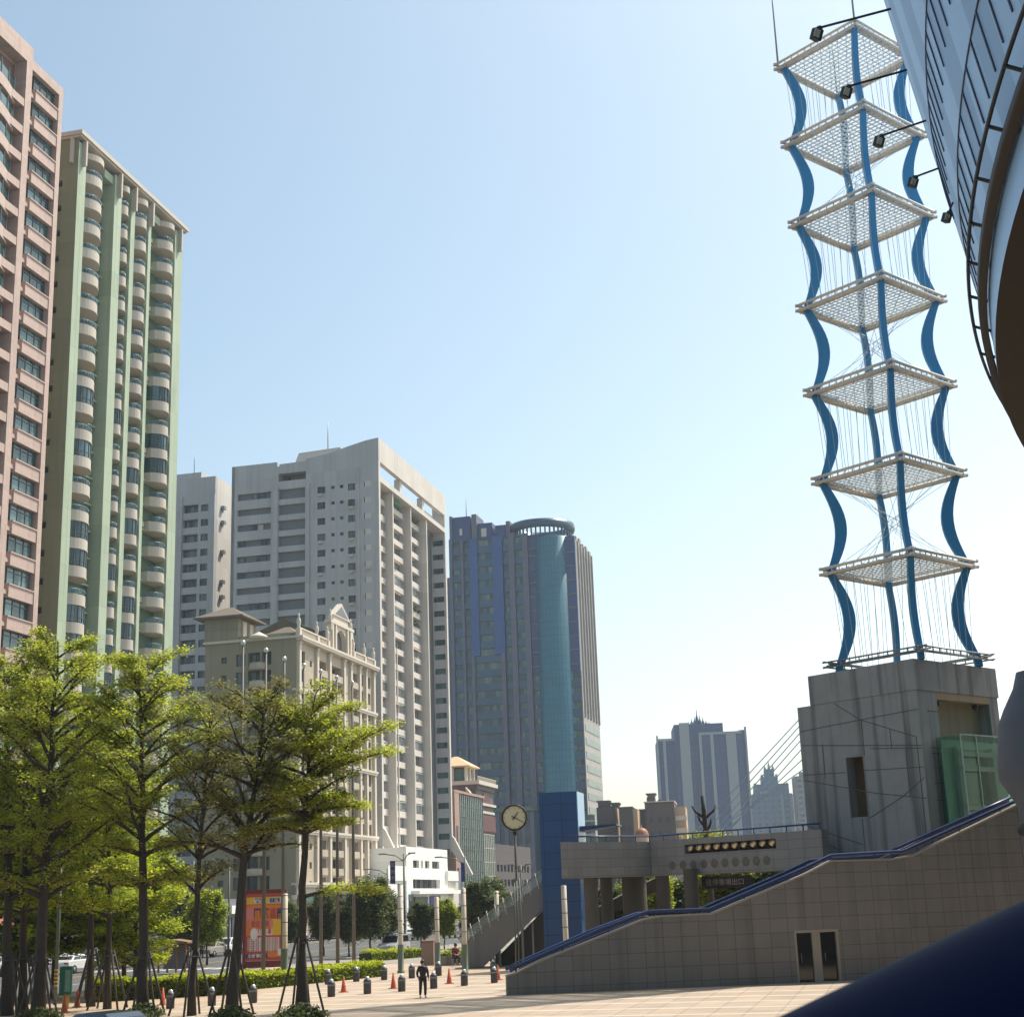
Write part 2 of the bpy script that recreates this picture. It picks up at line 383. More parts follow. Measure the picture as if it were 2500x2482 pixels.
fin2 = MB(); fin2.box(-.16, .16, -.5, 0, 0, 3.1); finm2 = fin2.mesh('fin', M_balc)
for x in (-.7, -3.0, -9): link('fin', finm2, T, (x, -.003, 86.85))
BAY = {'A': (1.75, 6.2), 'B': (10.05, 12.3), 'C': (13.4, 16.75), 'D': (20.2, 23.85)}
def bowplan(y0, y1, off=0, bulge=1.15, n=12):
    return [(-.55+off+bulge*math.sin(math.pi*(i/n)**.85), y0+(y1-y0)*i/n) for i in range(n+1)]
def balcony_meshes(y0, y1, key):
    bw = min(1.15, (y1-y0)*.33)
    mb = MB()
    p = bowplan(0, y1-y0, 0, bw)
    mb.prism([(x, y, 0) for x, y in p]+[(-1.6, y1-y0, 0), (-1.6, 0, 0)], (0, 0, 1.05))
    p2 = bowplan(.0, y1-y0, .06, bw); mb.prism([(x, y, -.16) for x, y in p2]+[(-1.6, y1-y0, -.16), (-1.6, 0, -.16)], (0, 0, .157))
    a = mb.mesh('balcony', M_balc)
    r = MB(); pr = [Vector((x-.06, y, 1.62)) for x, y in p]; r.tube(pr, .05, 5); 
    for x, y in p: r.tube([(x-.06, y, 1.15), (x-.06, y, 1.62)], .025, 4)
    r.prism([(x-.1, y, 1.17) for x, y in p]+[(x-.13, y, 1.17) for x, y in reversed(p)], (0, 0, .36), 1)
    rm = r.mesh('rail', [M_rail, M_teal])
    g = MB(); g.prism([(x-.1, y, 1.15) for x, y in p]+[(-1.55, y1-y0, 1.15), (-1.55, 0, 1.15)], (0, 0, 1.75), 0)
    for x, y in p[::2]: g.box(x-.1, x-.03, y-.04, y+.04, 1.15, 2.9, 1)
    g.prism([(x-.06, y, 1.62) for x, y in p]+[(x-.12, y, 1.62) for x, y in reversed(p)], (0, 0, .07), 1)
    gm = g.mesh('window', [M_teal, M_frame])
    return a, rm, gm
BM = {k: balcony_meshes(*v, k) for k, v in BAY.items()}
rnd = random.Random(3)
for k in 'ABCD':
    y0, y1 = BAY[k]
    for i in range(24):
        z = 85.6-G*i-.0
        o = link('balcony', BM[k][0], T, (0, y0, z))
        enc = (i > 8 and rnd.random() < .52) or (k == 'D' and i == 7)
        link('window' if enc else 'rail', BM[k][2 if enc else 1], o)
    cn = MB(); p = bowplan(0, y1-y0, .1, min(1.2, (y1-y0)*.34)); cn.prism([(x, y, 0) for x, y in p]+[(-1.6, y1-y0, 0), (-1.6, 0, 0)], (0, 0, .75)); cn.build('canopy', M_balc, T, (0, y0, 88.45))
for (y0, y1) in ((6.25, 8.25), (17.55, 20.15)):
    cn = MB(); cn.box(-1.6, -.25, 0, y1-y0, 0, 1.0); cn.build('canopy', M_green, T, (0, y0, 88.3))
dm = MB(); dm.box(-1.59, -1.53, 0, 1.5, 0, 2.0, 0); dmm = dm.mesh('window', [M_glass]); led = MB()
_l = MB(); _l.box(-1.6, -1.25, 6.3, 8.2, -.2, 0); _l2 = MB(); _l2.box(-1.6, -1.1, 17.6, 20.1, -.2, 0)
_w = MB(); _w.box(-1.6, -1.52, 6.6, 7.9, 1.1, 2.2, 0); _w.box(-1.52, -1.49, 7.2, 7.26, 1.1, 2.2, 1)
_v = MB(); _v.box(-1.6, -1.52, 18, 19.6, 1.0, 2.2, 0); _v.box(-1.52, -1.49, 18.8, 18.86, 1.0, 2.2, 1)
_a = MB(); _a.box(-1.5, -1.0, 19.0, 19.8, .2, .8)
ledm = [_l.mesh('ledge', M_green), _w.mesh('window', [M_glass, M_frame]), _v.mesh('window', [M_glass, M_frame]), _a.mesh('air_conditioner', M_balc), _l2.mesh('ledge', M_green)]
for i in range(25):
    z = 85.7-G*i
    if i < 22: link('ledge', ledm[0], T, (0, 0, z)); link('ledge', ledm[4], T, (0, 0, z)); link('window', ledm[1], T, (0, 0, z)); link('window', ledm[2], T, (0, 0, z)) if i < 12 else None
    if i % 3 == 0: link('air_conditioner', ledm[3], T, (0, 0, z))

# ================================================================== white tower
M_white = mat('white_grey_tile', srgb(202, 194, 185), .65, var=.06, scale=.3, streak=.1, tile=(2.4, 2.9), axes=(1, 2), joint=.9, jw=.05)  # base lifted and warmed to help the sunlit street side
M_whitef = mat('white_grey_tile_shade_side', srgb(176, 175, 174), .65, var=.06, scale=.3, streak=.12, tile=(2.4, 2.9), axes=(0, 2), joint=.9, jw=.04)  # same tile, greyer: shade on the camera-facing walls is in the colour
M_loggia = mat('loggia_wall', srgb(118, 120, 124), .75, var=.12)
T = thing('apartment_tower', 'tall white grey tower with swooping roofline and framed street side', 'building', ST(239, -82), RZ)
H = 2.905
b = MB(); ops = []; small = []; mid = []; log = []; mm = []
for i in range(26):
    zt = 77.35-H*i
    if zt < 4: break
    log.append((-27.0, zt-1.75, 6.6, 1.75, 1.6)); mm.append((-19.1, zt-2.15, 5.3, 2.3, 2.2))
    mid += [(-11.6, zt-1.35, 1.5, 1.25, .3), (-5.8, zt-1.35, 1.35, 1.25, .3)]
    small += [(-8.95, zt-.75, .65, .6, .25), (-7.3, zt-.75, .65, .6, .25)]
    mid.append((-2.75, zt-.95, 1.25, 1.0, .3))
mm.append((-19.1, 78.6, 5.3, 1.9, 2.2))
ops = log+mm+mid+small
punched(b, 'F', 0, -28.2, 0, 0, 80.8, ops, 0)
b.prism([(-28.2, 0, 80.8), (0, 0, 80.8), (0, 0, 85.3), (-2.5, 0, 85.0), (-6.0, 0, 84.2), (-9.5, 0, 83.35), (-13.8, 0, 82.75), (-13.8, 0, 82.4), (-18.9, 0, 82.3), (-18.9, 0, 81.9), (-19.35, 0, 81.9), (-19.35, 0, 82.75), (-28.2, 0, 82.75)], (0, .6, 0), 0)
b.box(-28.2, -3.0, 2.25, 30, 0, 78.0, 1); b.box(-28.2, -27.6, 0, 2.25, 0, 82.7, 0)
b.box(-26, -6, 3, 30, 78, 82, 1)
b.box(-20.35, -19.1, -.35, 0.0-.003, 0, 78, 0); b.box(-13.8, -13.05, -.3, -.003, 0, 78, 0); b.box(-4.1, -3.6, -.2, -.003, 0, 80, 0)
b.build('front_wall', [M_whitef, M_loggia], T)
acm2 = MB().box(0, .75, -.55, -.003, 0, .5).mesh('air_conditioner', M_balc)
ra = random.Random(21)
for (a, z, w__, h__, d__) in mid:
    if ra.random() < .3: link('air_conditioner', acm2, T, (a+.3, 0, z-.62))
bud = [92]
place_windows(T, 'F', 0, mid, [M_glass, M_frame], 2, 1, 'w1', bud)
place_windows(T, 'F', 0, small, [M_glass, M_frame], 1, 1, 'w2', bud)
# loggias: parapets, doors, laundry rails
pr = MB(); lw = MB(); rl = random.Random(5)
for (a, z, w_, h, d) in log:
    pr.box(a, a+w_, .02, .22, z, z+.55)
    x = a+.3
    while x < a+w_-1.2:
        ww = rl.choice([1.0, 1.6, 2.2]); lw.box(x, min(x+ww, a+w_-.2), d-.3 if rl.random() < .7 else .3, d, z+.3, z+h-.15, 0 if rl.random() < .75 else 1); x += ww+.5
for (a, z, w_, h, d) in mm:
    pr.box(a, a+w_, .02, .2, z, z+.45); lw.box(a+.4, a+1.5, d-.1, d, z+.2, z+h-.3, 0); lw.box(a+2.2, a+4.8, d-.08, d, z+.5, z+h-.3, 2)
pr.build('parapet', M_whitef, T, kind='stuff'); lw.build('loggia_window', [M_glass, M_balc, M_loggia], T, kind='stuff')
lp = MB()
for (a, z, w_, h, d) in log+mm: lp.box(a, a+w_, d, d+.04, z, z+h)
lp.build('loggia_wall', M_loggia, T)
# roof pavilion and mast
rp = MB(); rp.prism([(-19.2, 6, 82), (-8.6, 6, 82), (-9.4, 6, 86.3), (-17.6, 6, 86.0)], (0, 9, 0))
rp.build('roof_pavilion', M_white, T)
an = MB(); an.tube([(-13, 9, 86.0), (-13, 9, 92.5)], [.12, .05], 5); an.build('mast', M_steelgrey, T)
# street side: deep frame, balconies behind it
b = MB(); L = 41.9
b.box(-28, -2.6, .6, L, 0, 78.0, 1)
fr = MB()
fr.box(-2.6, 0.003, .003, .9, 14, 81.0); fr.box(-2.6, 0.0, L-.9, L, 14, 85.2)
fr.prism([(-.35, .6, 81.0), (-.35, L, 81.0), (-.35, L, 85.25), (-.35, .6, 85.3)], (.353, 0, 0))
fr.box(-2.8, 0, .9, L-.9, 77.35, 78.25); fr.box(-.9, -.35, .9, L-.9, 81.0, 81.5)
for y in (13.5, 27.5): fr.box(-1.6, -.5, y, y+1.1, 78.25, 81.2)
fr.box(-2.4, -2.0, 1, 16, 78.3, 79.6, 1); fr.box(-2.4, -2.0, 17, 28, 78.3, 79.6, 1); fr.box(-2.4, -2.0, 31, 40, 78.3, 80.4)
fr.build('portal_frame', [M_white, M_glass], T)
pz = 77.35
for y0, y1, x in ((8.5, 9.0, -1.3), (19.2, 19.65, -1.3), (20.6, 20.9, -1.7), (29.2, 29.7, -1.3)):
    p = MB(); p.box(-2.6, x+1.0, y0, y1, 0, pz); p.build('pier', M_white, T)
p = MB(); p.box(-2.6, -1.5, 13.6, 13.9, 0, 49); p.build('pier', M_white, T)
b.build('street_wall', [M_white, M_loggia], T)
M_sash = glassmat('street_sash_glass', (.02, .03, .045), (.22, .24, .24), .3, cell=(.8, .8, 1.4))
bb = {}
def wbalc(w_, dep):
    mb = MB(); mb.box(0, dep, 0, w_, 0, .95); mb.box(0, dep+.08, -.05, w_+.05, -.12, -.003); a = mb.mesh('balcony', M_white)
    g = MB(); g.box(0.0, .12, .15, w_-.15, 1.0, 2.6, 0)
    k = 0.15
    while k < w_: g.box(.1, .17, k, k+.07, 1.0, 2.6, 1); k += .9
    gm = g.mesh('window', [M_sash, M_white_frame])
    g2 = MB(); g2.box(dep-.15, dep-.05, .1, w_-.1, .95, 2.5, 0)
    k = .1
    while k < w_: g2.box(dep-.07, dep, k, k+.06, .95, 2.5, 1); k += .6
    g2.box(0, dep+.1, 0, w_, 2.5, 2.62, 1)
    return a, gm, g2.mesh('window', [M_sash, M_white_frame])
bb['a'] = wbalc(6.9, .95); bb['b'] = wbalc(4.4, .95); bb['c'] = wbalc(4.1, .95); bb['d'] = wbalc(7.6, .95); bb['e'] = wbalc(9.0, 1.1)
rl = random.Random(9)
M_awn = mat('green_awning_cloth', srgb(30, 150, 105), .7, var=.1); M_plants = mat('balcony_plants', (.05, .09, .03), .8); M_awn2 = mat('tan_awning_cloth', srgb(200, 175, 140), .7, var=.1)
pl_ = [('a', 1.3), ('b', 9.1), ('c', 14.0), ('d', 21.1)]
for i in range(26):
    z = 77.35-H*(i+1)+.25
    if z < 13: break
    for key, y in pl_:
        if i < 9 and key == 'c': continue
        kk = 'e' if (key == 'b' and i < 9) else key
        o = link('balcony', bb[kk][0], T, (-2.6, y, z))
        enc = rl.random() < .22
        link('window', bb[kk][2 if enc else 1], o, (0, 0, 0))
        if (i, key) in ((0, 'b'),):
            a = MB(); a.prism([(.2, .2, 2.7), (1.9, .2, 1.5), (1.9, .2, 1.35), (.2, .2, 2.5)], (0, 6.2, 0)); a.build('awning', M_awn, o)
        elif rl.random() < .14 and i < 14 and key in 'bd':
            a = MB(); a.prism([(.2, .2, 2.6), (1.7, .2, 2.1), (1.7, .2, 2.0), (.2, .2, 2.5)], (0, 5.2, 0)); a.build('awning', M_awn2, o)
        if rl.random() < .12 and key == 'd' and i < 8:
            a = MB()
            for q_ in range(60):
                cx, cy, cz = 1.1+rl.gauss(0, .15), rl.uniform(.2, 6.5), 1.15+abs(rl.gauss(0, .25)); a.cbox((cx, cy, cz), .3, .35, .08, 0, rl.random()*3)
            a.build('planting', M_plants, o, kind='stuff')
# rear wing seen through the frame: parapet bands and ribbon windows facing the camera
ww = MB(); wo = []
for i in range(25):
    zt = 75.6-H*i
    if zt < 14: break
    wo.append((-7.8, zt-1.2, 5.15, 1.15, .35))
wing = MB(); punched(wing, 'F', 30.2, -8, -2.61, 12, 76.6, wo, 0); wing.box(-8, -2.6, 30.6, 41, 12, 76.6); 
wing.build('wing_wall', M_whitef, T)
# wing projects up to the end fin
wg = MB(); wo2 = []
for i in range(25):
    zt = 75.6-H*i
    if zt < 14: break
    wo2.append((-2.4, zt-1.2, 2.25, 1.15, .3))
punched(wg, 'F', 40.0, -2.6, -.003, 14, 76.0, wo2, 0)
wg.build('wing_wall', M_whitef, T)
place_windows(T, 'F', 40.0, wo2, [M_teal, M_frame], 3, 1, 'w3', [0])
# lower flare of both end fins, podium
fl = MB()
for y0 in (.1, L-.85):
    fl.prism([(0.0, y0, 17), (0.0, y0, 14), (3.3, y0, 9.2), (3.9, y0, 9.6), (.45, y0, 16.5)], (0, .75, 0))
fl.build('flared_fin', M_white, T)
pb = MB(); pb.box(-2.6, 2.0, .2, L, 0, 9.2); pb.build('podium', M_loggia, T)

# grey tower further back
T = thing('apartment_tower', 'narrow grey tower with air conditioner boxes on its lit side, left of the white tower', 'building', ST(252, -119.6), RZ)
b = MB(); o1 = []; o2 = []; o3 = []
for i in range(27):
    zt = 80.4-2.93*i
    if zt < 6: break
    o1.append((-6.6, zt-1.7, 3.1, 1.6, .9)); o2.append((-2.9, zt-1.6, 1.5, 1.35, .3)); o3.append((-9.5, zt-1.4, 1.1, 1.0, .3))
punched(b, 'F', 0, -11, 0, 0, 85.6, o1+o2+o3, 0); b.box(-11, 0, .95, 14, 0, 85.6, 1); b.box(-9, -3.6, 1.2, 8, 85.6, 87.1, 0)
b.box(-7.1, -6.75, -.3, -.003, 0, 82, 0); b.box(-1.2, 0, -.25, -.003, 0, 82, 0)
b.box(-.003, 0.0, 0, 1.0, 0, 85.6, 0)
b.build('wall', [M_whitef, M_white], T)
place_windows(T, 'F', 0, o2, [M_glass, M_frame], 2, 1, 'g1'); place_windows(T, 'F', 0, o1, [M_glass, M_frame], 3, 1, 'g2'); place_windows(T, 'F', 0, o3, [M_glass, M_frame], 1, 1, 'g3')
ac = MB(); ac.box(.0, .7, 0, 1.0, 0, .65); ac.box(0, .1, -.2, 1.2, -.3, -.003); acm = ac.mesh('air_conditioner', M_steelgrey)
for i in range(26):
    if i % 5 in (0, 1, 3): link('air_conditioner', acm, T, (.002, 2.6, 79.6-2.93*i))
    if i % 2 == 0: link('air_conditioner', acm, T, (.002, 10.5, 79.6-2.93*i))
m_ = MB(); m_.tube([(-6, 3, 87.1), (-6, 3, 92)], [.1, .04], 5); m_.build('mast', M_steelgrey, T)
# ================================================================== cream baroque building
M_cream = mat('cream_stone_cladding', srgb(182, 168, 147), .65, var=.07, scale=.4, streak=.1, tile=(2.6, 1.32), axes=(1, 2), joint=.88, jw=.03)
M_creamf = mat('cream_stone_shade_side', srgb(146, 136, 114), .65, var=.08, scale=.4, streak=.15)  # same stone in a darker tone, shade of the side wall painted in
M_pale = mat('pale_stone_trim', srgb(205, 194, 178), .6, var=.07)
M_rooftile = mat('grey_brown_roof_tile', srgb(110, 98, 82), .8, var=.15, tile=(.5, .5), axes=(0, 1), joint=.8)
M_shop = mat('dark_shopfront', (.03, .035, .035), .3, var=.3)
T = thing('baroque_building', 'cream classical building with pediment and statues in front of the white tower', 'building', ST(201.1, -82), RZ)
L = 34.0; K = 2.68
cols = [(2.0, 1.3, 1.9), (5.2, .9, .9), (8.6, 3.4, 1.5), (14.1, 4.6, 1.5), (19.7, 1.0, 1.7), (23.0, 2.9, 1.6), (27.3, 1.6, 1.9), (30.9, 1.5, 1.9)]
ops = []
for i in range(13):
    z = 39.4-K*i
    if z < 7: break
    for j, (y, w_, h) in enumerate(cols): ops.append((y, z, w_, h, 1.2 if w_ > 2.5 else .35))
b = MB(); punched(b, 'S', 0, 0, L, 7.5, 43.0, ops, 0)
fo = []
for i in range(13):
    z = 39.3-K*i
    if z < 3: break
    fo += [(-7.7, z, 1.9, 1.9, .8), (-5.5, z, 1.5, 1.9, .8), (-12.0, z+.6, .9, .9, .3), (-9.6, z, 1.5, 1.8, .3)]
punched(b, 'F', 0, -14.6, 0, 0, 43.8, fo, 1)
b.box(-14.6, -1.3, 1.0, L, 0, 43.0, 1); b.box(-1.3, -.003, .0, L, 43.0, 43.6, 1); b.box(-14.6, -1.3, .9, L, 43.0, 43.7, 1)
b.box(-.6, -.003, L-.3, L, 0, 43, 0)
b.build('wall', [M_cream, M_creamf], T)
bud = [80]
place_windows(T, 'S', 0, [o for o in ops if o[4] < 1], [M_glass, M_frame], 2, 2, 'c1', bud)
place_windows(T, 'F', 0, [o for o in fo if o[1] > 18], [M_glass, M_frame], 2, 1, 'c2', bud)
place_windows(T, 'S', 0, [o for o in ops if o[4] > 1], [M_sash, M_frame], 4, 1, 'c3', [0])
place_windows(T, 'F', 0, [o for o in fo if o[1] <= 18], [M_glass, M_frame], 2, 1, 'c2', [0])
bal = MB()
for (y, z, w_, h, d) in ops:
    if d > 1: bal.box(-.15, .25, y-.1, y+w_+.1, z-.9, z+.12)
bal.build('balcony', M_cream, T, kind='stuff')
for y, top in ((7.3, 43), (12.6, 43), (22.1, 43), (26.2, 43), (29.3, 43), (33.2, 43), (.2, 43), (18.9, 43)):
    p = MB(); p.box(.003, .42, y, y+.75, 7.6, top); p.box(.003, .55, y-.1, y+.85, top-.9, top-.6); p.build('pilaster', M_pale, T)
for z, p_ in ((42.9, .9), (35.2, .5), (25.5, .45), (15, .45), (7.6, .8)):
    c = MB(); c.box(.43, p_+.2, -.3, L+.3, z, z+.35); c.box(.003, p_+.1, -.2, L+.2, z-.3, z-.003); c.box(-14.8, .42, -p_*.5, -.003, z, z+.35) if z > 40 else c.box(-.6, .42, -.25, -.003, z, z+.3)
    c.build('cornice', M_pale, T)
# balustrade, statues
bl = MB()
for y0, y1 in ((.1, 7.2), (7.9, 11.4), (24.2, 29.2), (30, 33.9)):
    bl.box(.1, .45, y0, y1, 44.35, 44.55); bl.box(.1, .45, y0, y1, 43.26, 43.4)
    y = y0+.15
    while y < y1: bl.box(.2, .34, y, y+.14, 43.4, 44.35); y += .4
bl.build('balustrade', M_pale, T)
st = MB(); st.box(-.35, .35, -.35, .35, 0, 1.1); st.lathe([(.3, 1.1), (.22, 1.4), (.34, 2.0), (.28, 2.5), (.12, 2.75), (.2, 2.95), (.14, 3.2), (.02, 3.35)], n=10); stm = st.mesh('statue', M_pale)
for y in (.3, 7.5, 12.0, 23.6, 28.9, 33.5): link('statue', stm, T, (.2, y, 43.3))
link('statue', stm, T, (.2, 13.3, 46.3)); link('statue', stm, T, (.2, 22.4, 46.3))
# central gable with arched opening
g = MB()
aw = []
n = 10; yc, rr = 17.9, 1.9
g.box(-.5, .3, 13.0, 15.6, 43.35, 47.4); g.box(-.5, .3, 20.2, 22.8, 43.35, 47.4)
pts = [(-.5, 15.6, 47.4), (-.5, 15.6, 45.0)] + [(-.5, yc-2.3*math.cos(math.pi*k/n), 45.0+1.9*math.sin(math.pi*k/n)) for k in range(n+1)] + [(-.5, 20.2, 47.4)]
for k in range(n):
    a0, a1 = math.pi*k/n, math.pi*(k+1)/n
    y0, y1 = yc-2.3*math.cos(a0), yc-2.3*math.cos(a1)
    g.prism([(-.5, y0, 45+1.9*math.sin(a0)), (-.5, y1, 45+1.9*math.sin(a1)), (-.5, y1, 47.4), (-.5, y0, 47.4)], (.8, 0, 0))
g.box(-.6, .6, 12.7, 23.1, 47.41, 47.9); g.box(-.5, .2, 14.6, 21.2, 47.91, 48.9)
g.prism([(-.4, 14.0, 48.92), (-.4, 21.8, 48.92), (-.4, 17.9, 51.3)], (.8, 0, 0))
for y in (13.6, 15.0, 20.3, 21.7): g.box(.303, .6, y-.25, y+.25, 43.4, 47.3)
g.build('gable', M_pale, T)
g = MB(); g.prism([(.41, 15.1, 49.2), (.41, 20.7, 49.2), (.41, 17.9, 50.8)], (.03, 0, 0)); g.box(-.7, -.6, 15.5, 20.3, 43.4, 47.2); g.build('gable_panel', M_loggia, T)
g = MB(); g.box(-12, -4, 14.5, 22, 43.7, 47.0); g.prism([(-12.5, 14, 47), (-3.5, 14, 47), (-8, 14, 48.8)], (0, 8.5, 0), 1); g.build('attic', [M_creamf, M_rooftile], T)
# stair tower with hipped roof
tw = MB(); tw.box(-14.62, -9.2, -.3, 6, 43, 46.6); tw.box(-14.7, -9.1, -.4, 6.1, 44.9, 45.1)
for y in (.9, 3.4): tw.box(-9.2, -8.9, y, y+1.2, 44, 46.2, 1)
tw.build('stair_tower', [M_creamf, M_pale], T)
def hip(x0, x1, y0, y1, z, h, over=.8):
    mb = MB(); a = [(x0-over, y0-over, z), (x1+over, y0-over, z), (x1+over, y1+over, z), (x0-over, y1+over, z)]
    cx, cy = (x0+x1)/2, (y0+y1)/2; t = [(cx-.4, cy-.4, z+h), (cx+.4, cy-.4, z+h), (cx+.4, cy+.4, z+h), (cx-.4, cy+.4, z+h)]
    mb.q(list(reversed(a))); mb.q(t)
    for k in range(4): mb.q([a[k], a[(k+1) % 4], t[(k+1) % 4], t[k]])
    mb.prism([(p[0], p[1], z-.22) for p in a], (0, 0, .215)); return mb
hip(-14.6, -9.2, -.3, 6, 46.85, 2.0, 1.3).build('roof', M_rooftile, T)
hip(-7.8, -1.5, 4, 12, 43.95, 2.2, .6).build('roof', M_rooftile, T)
# round balconies with conical cap on the side wall
cap = MB(); cap.lathe([(.01, 44.3), (1.3, 43.6), (1.45, 43.5), (1.45, 43.2), (1.2, 43.1), (.01, 43.1)], (-6.0, -.01), 16, a0=math.pi, a1=2*math.pi); cap.build('balcony_canopy', M_pale, T)
for i in range(12):
    z = 39.3-K*i
    rb = MB(); rb.lathe([(.01, z-.75), (1.3, z-.75), (1.35, z-.6), (1.35, z+.25), (1.2, z+.25), (1.2, z-.5), (.01, z-.5)], (-6.0, -.01), 14, a0=math.pi, a1=2*math.pi); rb.build('round_balcony', M_cream, T)
# arcade and shops
sh = MB(); sh.box(-1.2, .2, 0, L, 6.3, 7.3); sh.box(-14, -1.5, .3, L, 0, 6.3, 1)
sh.build('shop_front', [M_pale, M_shop], T)
for k in range(9):
    p = MB(); y = .2+k*4.15; p.lathe([(.45, 0), (.45, .5), (.3, .6), (.28, 5.5), (.45, 5.9), (.45, 6.28)], (-.3, y), 10); p.build('column', M_pale, T)
for k in range(4):
    s_ = MB(); s_.box(.22, .32, 3+k*7.5, 8+k*7.5, 5.2, 6.2); s_.build('shop_sign', [mat('green_shop_sign', (.05, .12, .1), .5), mat('grey_shop_sign', (.25, .25, .24), .5)][k % 2], T)

# ================================================================== low white commercial block on the street corner
M_bright = mat('bright_white_panel', srgb(238, 236, 230), .5, var=.04, tile=(2.4, 1.2), axes=(1, 2), joint=.9, jw=.03)
M_bluesign = mat('blue_sign_panel', (.02, .05, .25), .4, var=.1)
T = thing('commercial_building', 'low bright white building with blue signs at the foot of the white tower', 'building', ST(233, -76), RZ)
b = MB(); ops = [(3.6, 10.2, 3.2, 1.2, .5), (8.0, 10.2, 1.0, 1.2, .5), (10.2, 10.2, 2.4, 1.2, .5), (14.2, 10.2, 4.2, 1.2, .5), (3.4, 6.9, 15.4, 1.5, .8), (3.6, .3, 7.6, 5.3, .9), (12.2, .3, 5.6, 5.3, .9), (18.6, .3, 3.6, 4.6, .9)]
punched(b, 'S', 0, 0, 23.4, 0, 13.5, ops, 0); b.box(-9, -1, 0.01, 23.4, 0, 13.4, 0); b.box(-1, 0, 0, .01, 0, 13.5)
b.box(.003, .5, 22, 28.5, 8.2, 9.9, 0); b.box(.003, 1.4, 2.5, 27, 6.0, 6.6, 0); b.box(-4, .0-.003, 23.41, 30, 0, 8.0, 1)
b.build('wall', [M_bright, M_white], T)
place_windows(T, 'S', 0, ops, [M_glass, M_frame], 3, 1, 'lw')
for y0, y1, z0, z1, m_ in ((12.4, 18.2, 4.3, 5.7, M_bluesign), (18.9, 20.4, .9, 4.4, M_bluesign), (4.2, 11, 4.6, 5.6, M_shop), (1, 3.2, 2, 6, M_teal)):
    s_ = MB(); s_.box(.02, .16, y0, y1, z0, z1); s_.build('sign', m_, T)
gr = MB(); gr.box(-5, -.2, -9, -.02, 0, 8.7); gr.box(-.2, .0, -9, -.02, 8.1, 10.4, 0); gr.build('side_wing', M_bright, T)

# ================================================================== pale green glass building beyond
M_curtain = glassmat('green_curtain_wall', (.045, .09, .085), (.09, .16, .145), .5, rough=.25, cell=(1.4, 1.4, 1.4))
M_peach = mat('peach_tile', srgb(165, 132, 118), .6, var=.08, tile=(1, 1), axes=(1, 2), joint=.85)
T = thing('office_building', 'square grey green glass building with a peach tiled edge', 'building', ST(281.6, -82), RZ)
b = MB(); b.box(-16, -.1, .1, 22.2, 0, 25.3, 0); b.build('curtain_wall', M_curtain, T)
g = MB()
for k in range(14): g.box(-.1, .02, 3.4+k*1.42, 3.46+k*1.42, 0, 25.4)
for k in range(12): g.box(-.1, .0, 3.4, 22.2, 2.1*k, 2.1*k+.06)
g.build('mullion', M_steelgrey, T)
p = MB(); p.box(-16, .25, 0, 3.3, 0, 25.8, 0); p.box(.252, .5, 1.0, 2.2, 5, 11, 1); p.box(.252, .45, 1.0, 2.2, 13.5, 19, 1); p.box(-16, .3, -.1, 22.4, 25.4, 25.9, 0)
p.build('edge_wall', [M_peach, M_loggia], T)
d = MB(); d.lathe([(.05, 0), (.5, .15), (.9, .5)], n=12); o = d.build('roof_dish', M_pale, T, (-.6, 12, 26.2)); o.rotation_euler = (0, R(50), 0)

# ================================================================== ornate reddish building with roof pavilion
M_redbrick = mat('dark_red_tile', srgb(98, 60, 56), .7, var=.12, tile=(1, .5), axes=(1, 2), joint=.85)
M_mauve = mat('mauve_grey_stone', srgb(100, 88, 86), .7, var=.12, streak=.2)
T = thing('ornate_building', 'brownish building with a rooftop pavilion behind the glass building', 'building', ST(306, -84), RZ)
b = MB(); b.box(-16, 0, 0, 14, 0, 27.6, 0); b.box(-16.3, .3, -.3, 14.3, 19.0, 22.4, 1); b.box(-16.4, .5, -.5, 14.5, 24.4, 24.9, 2); b.box(-16.2, .2, -.2, 14.2, 22.8, 23.3, 2)
b.box(-16.8, .9, -.9, 14.9, 28.6, 29.4, 2); b.box(-16.2, .3, -.3, 14.3, 27.6, 28.6, 0)
b.build('wall', [M_mauve, M_redbrick, M_pale], T)
ar = MB(); ar.prism([(.02, 4+3*math.cos(math.pi*k/12)+3, 24.9+2.4*math.sin(math.pi*k/12)) for k in range(13)], (.25, 0, 0)); ar.build('arch_panel', M_redbrick, T)
gw = MB(); gw.box(.003, .1, 3, 13.6, 1, 18.4, 0)
for k in range(8): gw.box(.1, .2, 3+k*1.5, 3.08+k*1.5, 1, 18.4, 1)
for k in range(7): gw.box(.1, .18, 3, 13.6, 1+k*2.9, 1.1+k*2.9, 1)
gw.build('window', [M_curtain, M_pale], T)
for y in (.6, 2.0):
    c = MB(); c.lathe([(.35, 10), (.35, 10.5), (.25, 10.6), (.25, 17.5), (.4, 18), (.4, 18.4)], (.4, y), 10); c.build('column', M_pale, T)
pv = MB()
for x, y in ((-3, 3), (-3, 9), (-9, 3), (-9, 9), (-3, 6), (-6, 3)): pv.box(x-.25, x+.25, y-.25, y+.25, 29.4, 32.6)
pv.box(-8.4, -3.6, 3.6, 8.4, 29.4, 32.4, 1); pv.build('pavilion', [M_pale, M_curtain], T)
hip(-9.3, -2.7, 2.7, 9.3, 32.9, 2.3, .9).build('pavilion_roof', mat('tan_roof', srgb(215, 180, 140), .7), T)
rl = MB()
for k in range(24): rl.box(.5, .6, -.6+k*.64, -.5+k*.64, 29.4, 30.2)
rl.box(.45, .65, -.7, 14.7, 30.2, 30.3); rl.build('balustrade', M_pale, T)

